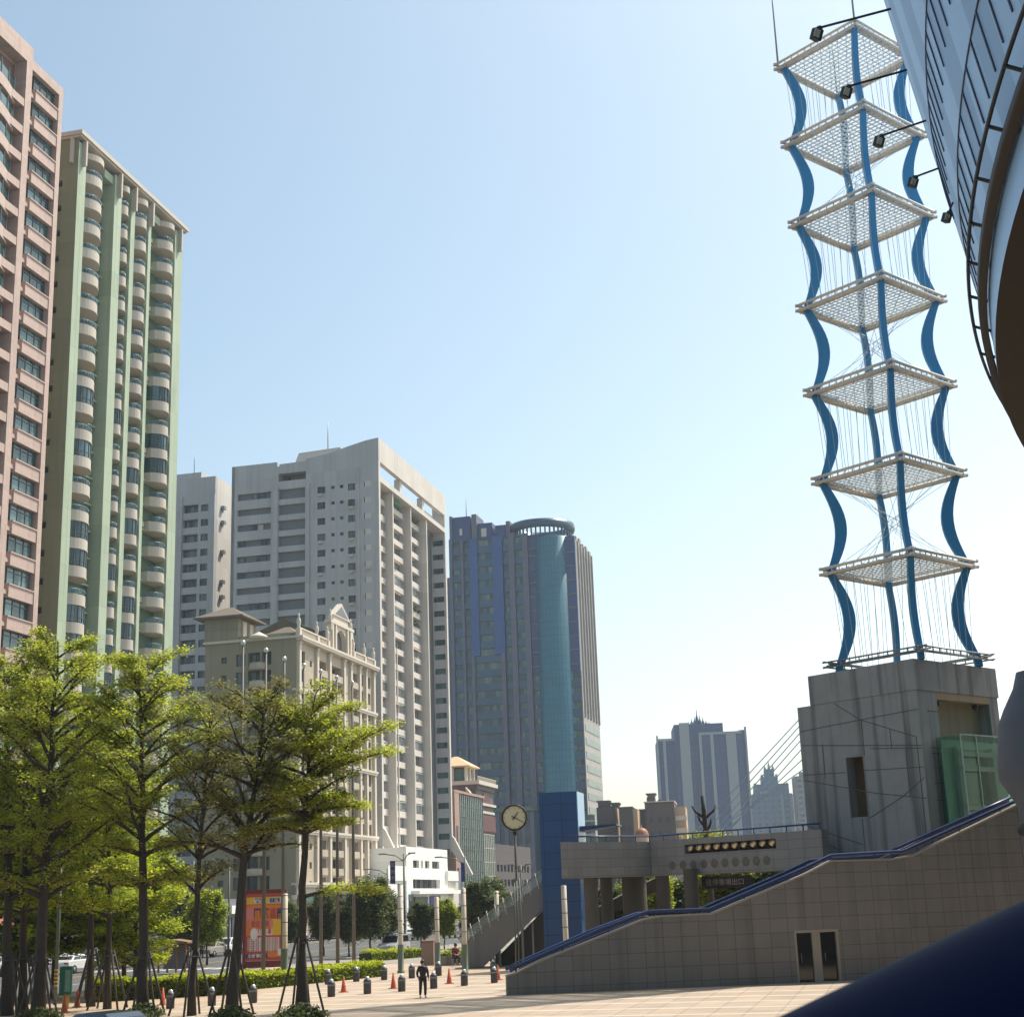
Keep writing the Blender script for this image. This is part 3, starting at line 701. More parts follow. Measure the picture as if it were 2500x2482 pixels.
# ================================================================== blue glass tower with roof ring
M_bglass = glassmat('tower_blue_glass', (.015, .04, .05), (.16, .22, .19), .42, rough=.15, cell=(1.1, 1.1, 4.1))
M_span = mat('blue_green_spandrel', srgb(26, 70, 100), .3, var=.1, obrand=.1, spec=.7)
M_bluep = mat('blue_panel_cladding', srgb(44, 78, 136), .35, var=.08, tile=(1.3, 1.37), axes=(0, 2), joint=.8, jw=.05)
M_bluep2 = mat('indigo_panel_cladding', srgb(44, 62, 108), .35, var=.08, obrand=.04)
M_cyl = mat('teal_curtain_glass', srgb(54, 112, 128), .32, var=.16, scale=.35, tile=(1.0, 2.05), axes=(0, 2), joint=.62, jw=.13, spec=.6, metal=.1)
M_beige = mat('beige_granite_pier', srgb(98, 98, 114), .6, var=.08, streak=.1)
M_beigel = mat('pale_granite_side', srgb(165, 158, 152), .55, var=.06, tile=(2, 2.05), axes=(1, 2), joint=.85, jw=.04)
M_ring = mat('ring_blue_metal', srgb(50, 78, 98), .35, .3, var=.08)
T = thing('office_tower', 'blue glass office tower with a round ring on its roof', 'building', ST(413, -81.4), RZ)
X = lambda t: t+81.4
F = 4.1; ZT = 109.0
b = MB(); b.box(X(-119.4), -3, 1.2, 26, 0, 108.6); b.box(-3, -.6, 4, 26, 0, 107)
b.build('core', M_span, T)
bud = [60]
def column(t0, t1, z0, z1, sill=1.5, m_=M_span, dep=.5, fl=F, cols=2, key='', zt=ZT):
    ops = []; z = zt-fl
    while z > z0: 
        if z < z1-.5: ops.append((X(t0)+.15, z+sill, X(t1)-X(t0)-.3, fl-sill-.25, dep))
        z -= fl
    mb = MB(); punched(mb, 'F', 0, X(t0), X(t1), z0, z1, ops); mb.build('window_bay', m_, T)
    place_windows(T, 'F', 0, ops, [M_bglass, M_frame], cols, 1, key, bud, .09)
def pier(t0, t1, z0, z1, m_=M_beige, out=.7, back=1.2):
    mb = MB(); mb.box(X(t0), X(t1), -out, back, z0, z1); mb.build('pier', m_, T)
def panel(t0, t1, z0, z1, m_=M_bluep, out=.35):
    mb = MB(); mb.box(X(t0), X(t1), -out, 1.2, z0, z1); mb.build('blue_panel', m_, T)
column(-103.0, -101.3, 20, 109, 1.9, key='b3', cols=1); column(-99.6, -97.2, 20, 109.2, 1.9, key='b4')
column(-115.2, -113.5, 20, 109, 1.6, key='b2', cols=1); column(-118.7, -116.0, 20, 109.3, 2.2, key='b1')
column(-110.9, -106.5, 76, 108.8, 2.0, key='b5'); column(-112.6, -104.6, 20, 74, 1.8, key='b6', cols=6)
pier(-119.6, -118.7, 0, 109.6); pier(-116.0, -115.3, 0, 109); pier(-113.45, -112.6, 0, 74, M_beige); pier(-104.6, -103.4, 0, 74); pier(-101.2, -99.7, 0, 110); pier(-97.1, -95.5, 0, 109.5)
panel(-113.4, -110.95, 74, 109.1); panel(-106.4, -103.3, 74, 109.6)
# indigo bays beside the glass drum
for t0, t1 in ((-95.4, -93.2), (-84.3, -81.4)):
    mb = MB(); mb.box(X(t0), X(t1), .0, 1.2, 67.5, 107.5); mb.build('blue_panel', M_bluep2, T)
    lb = MB(); lb.box(X(t0), X(t1)+.1, -.3, -.003, 0, .35); lbm = lb.mesh('ledge', M_beige)
    for k in range(10): link('ledge', lbm, T, (0, 0, 106.4-F*k))
    column(t0, t1, 20, 67.3, 1.9, key='b7'+str(t0), cols=2, zt=67.3)
# drum
cx0 = X(-88.8); dr = MB()
dr.lathe([(6.2, 8), (6.2, 107.6), (5.8, 107.8), (.1, 107.9)], (cx0, 4.2), 56); dr.build('glass_drum', M_cyl, T)
# top ring on posts
rx, ry = X(-92.9), 8.6
rg = MB(); rg.lathe([(8.2, 111.2), (9.6, 111.0), (10.0, 112.0), (9.7, 113.5), (8.4, 113.6), (8.2, 111.2)], (rx, ry), 56); rg.build('roof_ring', M_ring, T)
ps = MB()
dk = MB(); dk.lathe([(9.3, 104), (9.3, 108.7), (8.9, 108.9), (.1, 108.9)], (rx, ry), 40); dk.build('roof_drum', M_ring, T)
pm = MB(); pm.box(-.22, .22, -.22, .22, 0, 2.5); pmm = pm.mesh('ring_post', M_ring)
for k in range(40):
    a = 2*math.pi*k/40; link('ring_post', pmm, T, (rx+8.8*math.cos(a), ry+8.8*math.sin(a), 108.75), a)
# penthouses on the left
b = MB(); b.box(X(-119.3), X(-113.3), 1, 9, 108.6, 116.7, 0); b.box(X(-112.7), X(-111.2), .5, 9, 109.2, 117.0, 1); b.box(X(-119.6), X(-118.8), .4, 3, 109.6, 117, 1)
b.box(X(-111.1), X(-106.6), 1.4, 9, 108.8, 114.2, 0); b.box(X(-106), X(-102.7), 2.5, 9, 109, 113.4, 0); b.box(X(-102.6), X(-101.4), 2.4, 9, 109, 114.4, 1)
b.box(X(-116.6), X(-115.8), .9, 1.0, 111, 113, 2); b.box(X(-110), X(-108.4), 1.3, 1.4, 110, 112.6, 2)
b.build('penthouse', [M_bluep2, M_beige, M_pale], T)
an = MB(); an.tube([(X(-115.2), 4, 116.7), (X(-115.2), 4, 123.5)], [.15, .05], 5); an.build('mast', M_steelgrey, T)
# street side with fins
b = MB(); b.box(-.6, 0, 1.3, 25.8, 0, 106.6)
b.build('side_wall', M_beigel, T)
fb = MB(); fb.box(0.003, .5, -.3, .3, 0, 52); fbm = fb.mesh('fin', M_beigel)
for k in range(6): link('fin', fbm, T, (0, 3.5+k*4.2, 54.5)); 
for k in range(5):
    q_ = MB(); q_.box(-.55, .06, 5.0+k*4.2, 6.6+k*4.2, 56, 104 if k else 100); q_.build('window_strip', M_frame, T)
for k in range(12):
    q_ = MB(); q_.box(.003, .12, 3, 24, 8+k*3.9, 9.9+k*3.9); q_.build('ribbon_window', M_curtain, T)
for k, (y, z) in enumerate([(2, 107.2), (7, 107.6), (12, 107.0), (17, 107.4), (22, 107)]):
    q_ = MB(); q_.box(-2.2, .1, y, y+2.6, 106.6, z+.6); q_.build('parapet', M_beigel, T)
# podiums in front
b = MB(); b.box(X(-104), X(-93.5), -14, -2, 0, 28.0, 0)
po = MB()
for k in range(5): po.box(X(-104)+k*2.4, X(-104)+k*2.4+1.0, -14.7, -14.003, 0, 27.8)
for k in range(4):
    for j in range(7): b.box(X(-103)+k*2.4, X(-103)+k*2.4+1.3, -14.15, -14.0-.003, 1.5+j*3.8, 4.2+j*3.8, 1)
b.build('podium', [M_span, M_bglass], T); po.build('podium_pier', M_beige, T)
cn = MB(); cn.prism([(X(-104.6), -15.2, 28.1), (X(-93), -15.2, 28.1), (X(-94.6), -15.2, 29.2), (X(-103), -15.2, 29.2)], (0, 13, 0)); cn.build('podium_canopy', M_curtain, T)
b = MB(); b.box(X(-88.5), 4.0, -10, 20, 0, 26.5, 0)
for k in range(7): b.box(X(-88.6), 4.1, -10.1, 20.1, 3+k*3.6, 3.5+k*3.6, 1)
b.box(X(-90.5), X(-82.5), -8, 0, 26.5, 31.0, 2); b.box(X(-90), X(-88), -8.2, -8.003, 27, 30.5, 3); b.box(X(-86.4), X(-84), -8.2, -8.003, 27.2, 30.2, 3)
b.build('podium', [M_curtain, M_beigel, M_cyl, M_bglass], T)
for k in range(5):
    p = MB(); p.box(4.15+.0, 4.9, -9+k*1.7, -8.4+k*1.7, 0, 20.5); p.build('podium_fin', M_beigel, T)
b = MB(); b.box(X(-121.6), X(-119.65), 3, 22, 0, 98.8); b.build('rear_wing', M_span, T)

# ================================================================== far city blocks
M_farblue = mat('far_slate_blue_tile', srgb(24, 54, 104), .7, var=.06, scale=.1, tile=(3, 3.2), axes=(0, 2), joint=.8, jw=.9)
M_farpale = mat('far_pale_pier', srgb(138, 142, 146), .7, var=.05, scale=.1)
M_farwin = mat('far_window', (.04, .05, .07), .3, var=.2)
def far_windows(T, x0, x1, z0, z1, nx, pitch, w_, h, y=-.05, m_=None, limit=90):
    mb = MB(); mb.box(0, w_, -.06, .0, 0, h); me = mb.mesh('window', m_ or M_farwin); n = 0; z = z1-pitch; rest = MB()
    while z > z0:
        for i in range(nx):
            x = x0+(x1-x0)*(i+.5)/nx-w_/2
            if n < limit: link('window', me, T, (x, y, z))
            else: rest.box(x, x+w_, y-.06, y, z, z+h)
            n += 1
        z -= pitch
    if rest.v: rest.build('window', m_ or M_farwin, T, kind='stuff')
T = thing('skyscraper', 'hazy slate blue stepped skyscraper with a spiked crown', 'building', (70, 760, 0), R(-3))
b = MB(); b.box(0, 9, 4, 30, 0, 82, 0); b.box(9, 34, 2, 34, 0, 89.3, 0); b.box(21.2, 43.5, 0, 26, 0, 83.4, 0); b.box(42, 45.5, 3, 30, 0, 85.4, 0)
b.build('wall', M_farblue, T)
for x0, x1, y, zt in ((3, 4.4, 3.4, 82.3), (11.6, 16.6, 1.2, 90.0), (21.2, 22.6, -.6, 83.4), (27, 28.6, -.6, 83.4), (35, 40, -.8, 83.9), (-.3, .6, 3.4, 84.2), (44.8, 45.8, 2.5, 87)):
    p = MB(); p.box(x0, x1, y, y+1.5, 0, zt); p.build('pier', M_farpale, T)
p = MB(); p.box(21.2, 43, -.5, 1, 83.4, 84.6); p.box(-.3, 9, 3.5, 5, 81.4, 82.6); p.build('cornice', M_farpale, T)
for i, (x, h) in enumerate([(17, 2.4), (18.6, 4), (20.2, 5.2), (21.4, 9.5), (22.8, 6), (24.4, 4.6), (26, 2.8), (27.5, 2)]):
    p = MB(); p.lathe([(.8, 89), (.75, 89+h*.4), (.3, 89+h*.55), (.02, 89+h)], (x, 8), 6); p.build('spire', M_farblue, T)
far_windows(T, 16.8, 21, 10, 80, 2, 3.3, .9, 1.5, 1.9)
T = thing('skyscraper', 'pale hazy tower with a pointed crown seen through the bridge cables', 'building', (134, 900, 0), R(-4))
b = MB(); b.box(0, 27.5, 0, 20, 0, 61.5); b.box(6, 26, 1, 18, 61.5, 67.5); b.box(10.5, 20, 2, 14, 67.5, 72); b.box(12.6, 18.2, 3, 11, 72, 76.5)
b.build('wall', mat('far_grey_blue', srgb(84, 106, 132), .7, var=.06, scale=.1, tile=(3, 3.2), axes=(0, 2), joint=.8, jw=.9), T)
for x, z0, h in ((15.4, 76.5, 4.5), (13, 76.5, 2), (17.8, 76.5, 2.4), (10.8, 72, 2), (19.6, 72, 2), (6.3, 67.5, 1.4), (25.6, 67.5, 1)):
    p = MB(); p.lathe([(.9, z0), (.7, z0+h*.5), (.05, z0+h)], (x, 5), 6); p.build('spire', M_farpale, T)
far_windows(T, 1, 26, 20, 60, 6, 3.4, 1.8, 1.3)
p = MB(); p.box(20.6, 22, -.6, 0, 10, 61); p.box(26, 27.8, -.6, 0, 10, 61); p.box(8.5, 14, -.4, 0, 62, 63.2); p.build('pier', M_farpale, T)
T = thing('skyscraper', 'plain hazy grey slab tower just left of the concrete pedestal', 'building', (160.6, 880, 0), R(-4))
b = MB(); b.box(0, 20, 0, 18, 0, 70); b.box(3, 5.5, 2, 5, 70, 72.5); b.build('wall', mat('far_warm_grey', srgb(120, 116, 118), .7, var=.06, scale=.1, tile=(20, 3.2), axes=(0, 2), joint=.8, jw=.9), T)
far_windows(T, 0, 20, 20, 70, 4, 3.3, 2.2, 1.4)
# mid distance blocks over the deck
M_mid = mat('mid_brown_grey_tile', srgb(92, 82, 82), .75, var=.1, scale=.3, tile=(4, 3.1), axes=(0, 2), joint=.9, jw=.3)
M_midl = mat('mid_tan_tile', srgb(190, 160, 130), .75, var=.08, scale=.3)
def midblock(label, x, Y, parts, win=None, side=None, rot=-8, roofs=()):
    T = thing('city_block', label, 'building', (x, Y, 0), R(rot))
    b = MB()
    for p in parts: b.box(*p)
    b.build('wall', [M_mid, M_midl, M_pale], T)
    for r_ in roofs: 
        q_ = MB(); q_.prism([(r_[0]+.7, r_[2], r_[4]), (r_[1]-.7, r_[2], r_[4]), (r_[1], r_[2], r_[4]+.9), (r_[0], r_[2], r_[4]+.9)], (0, r_[3], 0)); q_.build('roof', M_mid, T)
    if win: far_windows(T, *win)
    return T
midblock('brown grey block with a flared roof box, just right of the blue tower', 16.2, 330, [(0, 4.2, 0, 12, 0, 23.6, 0), (4.2, 4.5, .5, 12, 0, 23.4, 1), (.2, 2.7, 2, 6, 23.6, 24.6, 0), (2.9, 4.6, 3, 8, 23.6, 24.0, 0)], (.3, 4, 3, 22, 2, 3.1, .7, 1.3), roofs=[(-.2, 2.9, 1.8, 5, 24.3), (2.6, 4.9, 2.6, 6, 23.8)])
midblock('dark square block with a sunlit tan side behind the deck rail', 20.6, 322, [(0, 2.9, 0, 10, 0, 22.9, 0), (2.91, 3.9, .6, 10, 0, 22.6, 1), (-.1, 3.0, -.1, 10, 22.9, 23.1, 0)], (.2, 2.8, 5, 21, 2, 3.1, .8, 1.2))
T = midblock('broad brown block with a rooftop box and lit balconies on its right end', 24.6, 330, [(0, 2.5, 1, 12, 0, 23.0, 0), (2.2, 8.6, 0, 14, 0, 24.3, 0), (8.61, 11.0, 1.2, 12, 0, 23.2, 1), (2.6, 4.4, 2, 6, 24.3, 25.6, 0), (5, 7, 3, 8, 24.3, 25.0, 0), (2.0, 8.8, -.2, 14, 24.3, 24.5, 2)], (2.6, 8.2, 5, 23, 3, 3.1, .8, 1.2), roofs=[(2.3, 4.7, 1.7, 5, 25.5)])
for k in range(4):
    q_ = MB(); q_.box(8.7, 11.2, .6, 1.19, 12.4+k*2.6, 13.4+k*2.6); q_.build('balcony', M_pale, T)
T = thing('round_kiosk', 'small orange domed roof showing above the deck rail', 'dome', (24.9, 318, 0), 0)
b = MB(); b.lathe([(1.4, 0), (1.4, 16.8)], n=20); b.build('drum', M_midl, T)
b = MB(); b.lathe([(1.5, 16.8), (1.3, 17.6), (.9, 18.1), (.4, 18.35), (.08, 18.4), (.06, 19), (.01, 19)], n=20); b.build('dome', mat('orange_dome', srgb(150, 92, 62), .6), T)

# long low blocks that close the street and the city behind the trees
def filler(label, s, t, w_, d, h, m_, rows, pitch=3.2, face='S'):
    T = thing('street_block', label, 'building', ST(s, t), RZ)
    b = MB(); ops = []
    n = int(d//3.2)
    for j in range(rows):
        for i in range(n): ops.append((.6+i*3.2, 4.6+j*pitch, 2.0, 1.5, .3))
    punched(b, 'S', 0, 0, d, 0, h, ops); b.box(-w_, -.31, 0.001, d, 0, h-.01); b.q([(-.31, 0, 0), (0, 0, 0), (0, 0, h), (-.31, 0, h)])
    b.build('wall', m_, T); place_windows(T, 'S', 0, ops, [M_glass, M_frame], 2, 1, 'f', [30])
    s_ = MB(); s_.box(.01, .9, 0, d, 3.4, 4.1); s_.build('shop_awning', M_shop, T)
    return T
filler('brown grey street block past the ornate building', 322, -86, 14, 40, 17, M_mid, 3)
filler('grey street block beside the road, past the blue tower', 462, -84, 20, 80, 24, M_mid, 5)
# a row of low shops at the foot of the pink and green towers
T = thing('shop_row', 'pale low shop front with a red brown canopy behind the left trees', 'building', ST(96, -80), RZ)
b = MB(); b.box(-3, 0, 0, 30, 0, 5.2, 0); b.box(-.0+.003, .1, 3, 12, .4, 3.0, 1); b.box(.003, .1, 14, 27, .3, 3.2, 1); b.build('wall', [M_pale, M_shop], T)
b = MB(); b.prism([(0.01, 1, 4.6), (3.2, 1, 3.7), (3.2, 1, 3.5), (.01, 1, 4.3)], (0, 28, 0)); b.build('canopy', mat('red_brown_canopy', srgb(150, 85, 62), .7), T)
T = thing('shop_row', 'dim shop front under the green tower behind parked scooters', 'building', ST(137, -80.5), RZ)
b = MB(); b.box(-1.4, 0, 0, 58, 0, 5.8, 0)
for k in range(9): b.box(.003, .12, 1+k*6.4, 6+k*6.4, .3, 3.6, 1)
b.build('wall', [M_loggia, M_shop], T)
for k in range(6):
    q_ = MB(); q_.box(.13, .35, 2+k*9.2, 6.5+k*9.2, 4.0, 5.0); q_.build('sign', [M_bluesign, M_bright, M_redbrick][k % 3], T)
# ================================================================== stair with tiled side wall
M_tilewall = mat('grey_stone_cladding', srgb(117, 113, 109), .7, var=.17, scale=.6, streak=.2, tile=(.86, .66), axes=(0, 2), joint=.55, jw=.03, bump=.1)
M_bluepaint = mat('glossy_blue_paint', (.008, .028, .12), .35, var=.1, spec=.6)
M_cap = mat('pale_coping', srgb(150, 142, 128), .7, var=.1)
A = gp(1237, 2429, .11); B = gp(2090, 2392, .11)
wd = (B-A); wd.z = 0; wd.normalize(); wn = Vector((wd.y, -wd.x, 0)); WROT = math.atan2(wd.y, wd.x)
T = thing('stair_block', 'long grey stone clad stair flank with a pair of dark glass doors', 'stair', (A.x, A.y, .11), WROT)
def wl(x, y):          # pixel on the wall face -> local (along, height)
    p = onplane(x, y, A, wn); return ((p-A).dot(wd), p.z-.11)
top = [wl(1237, 2383), wl(1262, 2376), wl(1320, 2347), wl(1572, 2246), wl(1614, 2238), wl(1738, 2232), wl(1970, 2134), wl(2029, 2103), wl(2178, 2099), wl(2229, 2090), wl(2477, 1970), wl(2560, 1932)]
d0, d1 = wl(1947, 2383)[0], wl(2055, 2383)[0]; dz = wl(2000, 2268)[1]
# stair flank as one skin with a door recess: split in three prisms
def flank(mb, poly, y0=0.0, y1=.45, mi=0): mb.prism([(p[0], y0, p[1]) for p in poly], (0, y1-y0, 0), mi)
def topz(a):
    for (p, q_) in zip(top, top[1:]):
        if p[0] <= a <= q_[0]: return p[1]+(q_[1]-p[1])*(a-p[0])/(q_[0]-p[0])
    return top[-1][1]
b = MB()
seg = [top[0][0], d0, d1, top[-1][0]]
def sub(a, c, zb): return [(a, zb), (c, zb), (c, topz(c))] + [p for p in reversed(top) if a < p[0] < c] + [(a, topz(a))]
flank(b, sub(seg[0], d0, 0)); flank(b, sub(d0, d1, dz)); flank(b, sub(d1, seg[3], 0))
b.build('flank_wall', M_tilewall, T)
b = MB(); b.prism([(p[0], -.03, p[1]+.003) for p in top]+[(p[0], -.03, p[1]+.08) for p in reversed(top)], (0, .52, 0)); b.build('coping', M_cap, T)
b = MB(); stp = 0
a = top[1][0]
st_ = MB()
while a < top[-1][0]-.3:
    z = max(.1, topz(a)-.85); st_.box(a, a+.32, .46, 4.6, 0, z, 0); a += .321
st_.build('steps', M_cap, T)
b = MB(); flank(b, sub(seg[0]+1.2, seg[3], 0), 4.61, 5.0); b.build('rear_wall', M_tilewall, T)
# doors
fr = MB(); fw = .1
fr.box(d0, d0+fw, -.02, .3, 0, dz); fr.box(d1-fw, d1, -.02, .3, 0, dz); fr.box(d0+fw, d1-fw, -.02, .3, dz-.12, dz-.002)
mid_ = (d0+d1)/2; fr.box(mid_-.2, mid_+.2, 0.05, .3, 0, dz-.12)
fr.build('door_frame', M_cap, T)
M_doorglass = mat('dark_door_glass', (.008, .009, .01), .08, var=.2, spec=.7)
for x0, x1 in ((d0+fw, mid_-.2), (mid_+.2, d1-fw)):
    g = MB(); g.box(x0, x1, .18, .22, .05, dz-.13); o = g.build('door', M_doorglass, T)
    h = MB(); h.tube([(x0+.2, .1, .9), (x0+.2, .1, 1.3)], .02, 6); h.build('handle', M_steelgrey, o)
# blue handrails, two runs with stanchions
def rail_of(pts, off, lab):
    T2 = thing('stair_handrail', lab, 'handrail', (A.x, A.y, .11), WROT)
    r = MB(); r.tube([(p[0], off, p[1]) for p in pts], .085, 8); r.build('top_rail', M_bluepaint, T2)
    r = MB(); r.tube([(p[0], off, p[1]-.33) for p in pts], .05, 8); r.build('lower_rail', M_bluepaint, T2)
    s_ = MB(); s_.tube([(0, 0, -.95), (0, 0, 0)], .035, 6); sm = s_.mesh('stanchion', M_bluepaint)
    a = pts[0][0]+.3; 
    while a < pts[-1][0]:
        for (p, q_) in zip(pts, pts[1:]):
            if p[0] <= a <= q_[0]: z = p[1]+(q_[1]-p[1])*(a-p[0])/(q_[0]-p[0]); link('stanchion', sm, T2, (a, off, z-.03))
        a += 2.2
rp = [wl(1245, 2369), wl(1283, 2349), wl(1465, 2269), wl(1585, 2224), wl(1734, 2219), wl(1970, 2117), wl(2032, 2087), wl(2207, 2077), wl(2330, 2022), wl(2477, 1957), wl(2560, 1920)]
rail_of(rp, .2, 'blue handrail climbing the near side of the stair'); 
rail_of([(p[0]+.3, p[1]-.12) for p in rp], 4.4, 'blue handrail on the far side of the stair')

# ================================================================== concrete pedestal
o = Vector((22.11, 79.9, 0)); p_ = Vector((-.648, .762, 0)); q0 = Vector((.762, .648, 0))
near = o + p_*.5 - q0*.25
PROT = math.atan2(q0.y, q0.x)
T = thing('concrete_pedestal', 'stained raw concrete block with a slit window carrying the lattice tower', 'building', (near.x, near.y, 0), PROT)
# local: +x = q (right, back), +y = p (left, back)
M_ped = mat('stained_concrete', srgb(140, 142, 142), .9, var=.2, scale=.9, streak=.5, bump=.25)
M_pedw = mat('warm_lit_concrete', srgb(160, 142, 118), .85, var=.12, scale=.7, streak=.15)  # warm light in the slit and recess is put into this colour
M_ushade = mat('understair_shade', (.05, .048, .045), .9); M_jt2 = mat('formwork_gap', (.085, .083, .08), .9)
# west wall (x=0 plane, faces -x): slit window
b = MB()
def wallx(x, y0, y1, z0, z1, holes, depth, mi=0):
    Ys = sorted({y0, y1, *[h[0] for h in holes], *[h[1] for h in holes]}); Zs = sorted({z0, z1, *[h[2] for h in holes], *[h[3] for h in holes]})
    for i in range(len(Ys)-1):
        for j in range(len(Zs)-1):
            yc, zc = (Ys[i]+Ys[i+1])/2, (Zs[j]+Zs[j+1])/2
            if any(h[0] < yc < h[1] and h[2] < zc < h[3] for h in holes): continue
            b.box(x, x+depth, Ys[i], Ys[i+1], Zs[j], Zs[j+1], mi)
wallx(.05, .05, 8.3, 0, 14.6, [(4.0, 5.15, 8.1, 11.4)], .8)
b.box(0, 8.0, 0, 7.3, 14.61, 16.3, 0)                    # cap block
b.box(.85, 4.6, 7.7, 8.3, 0, 14.6, 0)
# south wall (y=0): pier, recess with glass box, right pier
b.box(.86, 1.9, .05, .9, 0, 14.6, 0)
b.box(7.0, 7.9, .05, .9, 0, 14.6, 0)
b.box(1.91, 6.99, .75, 1.0, 11, 14.6, 1)
b.box(1.91, 6.99, .05, .74, 14.2, 14.6, 1)
b.box(.86, 7.9, 1.01, 7.6, 0, 4, 0); b.box(2.2, 2.4, 3.4, 6, 4.001, 14, 1); b.box(.86, 2.19, 5.4, 5.6, 4.001, 12, 1)
b.box(7.91, 10.2, 1.5, 7, 0, 14.4, 1)
b.build('concrete_shell', [M_ped, M_pedw], T)
# formwork joints laid as thin recess strips
jt = MB()
def jline(y0, z0, y1, z1, w_=.045):
    d = Vector((0, y1-y0, z1-z0)); n_ = Vector((0, -d.z, d.y)).normalized()*w_/2
    jt.prism([(.046, y0-n_.y, z0-n_.z), (.046, y1-n_.y, z1-n_.z), (.046, y1+n_.y, z1+n_.z), (.046, y0+n_.y, z0+n_.z)], (-.012, 0, 0))
for a in [(.06, 13.55, 3.9, 13.4), (3.9, 13.4, 8.2, 13.2), (3.9, 13.4, .4, 12.1), (3.9, 13.4, 5.6, 14.5), (.06, 11.6, 8.2, 12.4), (.06, 11.45, 3.4, 11.75), (.06, 10.45, 3.95, 10.6), (5.2, 10.6, 8.2, 10.7), (.1, 8.8, 3.3, 9.3), (3.3, 9.3, 8.2, 10.4), (.1, 9.9, 1.6, 9.0), (1.6, 9.0, 3.9, 8.0), (4.4, 8.0, 4.4, 5.2), (.35, 12.1, .35, 5.0), (3.85, 13.4, 3.85, 11.4), (2.0, 12.7, 2.0, 11.6), (1.1, 11.5, 1.1, 9.0), (6.7, 12.3, 6.7, 10.4), (4.5, 6.6, 8.2, 7.8), (5.0, 5.8, 8.2, 7.4)]: jline(*a)
for z in (13.5, 11.5, 11.2, 10.45, 9.6, 8.7): jt.box(.87, 1.9, .037, .046, z-.02, z+.02)
jt.build('formwork_joint', M_jt2, T)
sp = MB(); sp.lathe([(.04, 0), (.14, .05), (.18, .25), (.05, .3)], n=10); spm = sp.mesh('downlight', M_black)
for x in (2.3, 6.0): link('downlight', spm, T, (x, .35, 13.85))
# glass lift box
GT = thing('glass_lift_box', 'green glass lift enclosure set in the pedestal recess', 'lift', (near.x, near.y, 0), PROT)
M_gbox = bpy.data.materials.new('green_tinted_glass'); M_gbox.use_nodes = True
N = M_gbox.node_tree.nodes; Lk = M_gbox.node_tree.links; bs = N["Principled BSDF"]; bs.inputs["Base Color"].default_value = (.12, .2, .17, 1); bs.inputs["Roughness"].default_value = .08
tr = N.new("ShaderNodeBsdfTransparent"); tr.inputs[0].default_value = (.80, .93, .87, 1); ms = N.new("ShaderNodeMixShader"); ms.inputs[0].default_value = .16
Lk.new(tr.outputs[0], ms.inputs[1]); Lk.new(bs.outputs[0], ms.inputs[2]); Lk.new(ms.outputs[0], N["Material Output"].inputs[0])
M_edgeg = mat('pale_green_glass_edge', srgb(122, 148, 138), .3, var=.05)
g = MB(); g.box(1.3, 7.4, -1.5, -1.46, 5, 12.0); g.box(1.3, 1.34, -1.45, .0, 5, 12.0); g.box(7.36, 7.4, -1.45, .0, 5, 12.0); g.box(1.3, 7.4, -1.5, .0, 12.01, 12.06); g.build('glass_pane', M_gbox, GT)
g = MB()
for x in (1.3, 2.75, 5.9, 7.34):
    g.box(x, x+.06, -1.56, -1.503, 5, 12.05)
g.box(1.3, 7.4, -1.55, -1.503, 12.06, 12.12); g.build('glass_edge', M_edgeg, GT)
g = MB(); g.box(2.5, 2.9, -.5, -.1, 4, 11.6); g.box(5.9, 6.3, -.5, -.1, 4, 11.6); 
for z in (11.1, 10.3, 8.2, 6.4): g.box(2.5, 6.3, -.5, -.2, z, z+.25)
g.build('steel_frame', M_beigel, GT)
g = MB(); g.box(2.9, 5.9, .0, .2, 4, 11.3); g.build('lift_shaft', M_doorglass, GT)
g = MB(); g.box(1.36, 2.45, -.25, -.2, 5, 11.9); g.box(6.35, 7.3, -.25, -.2, 5, 11.9); g.box(1.36, 7.3, -.3, -.25, 11.45, 11.9); g.build('inner_screen', M_edgeg, GT)

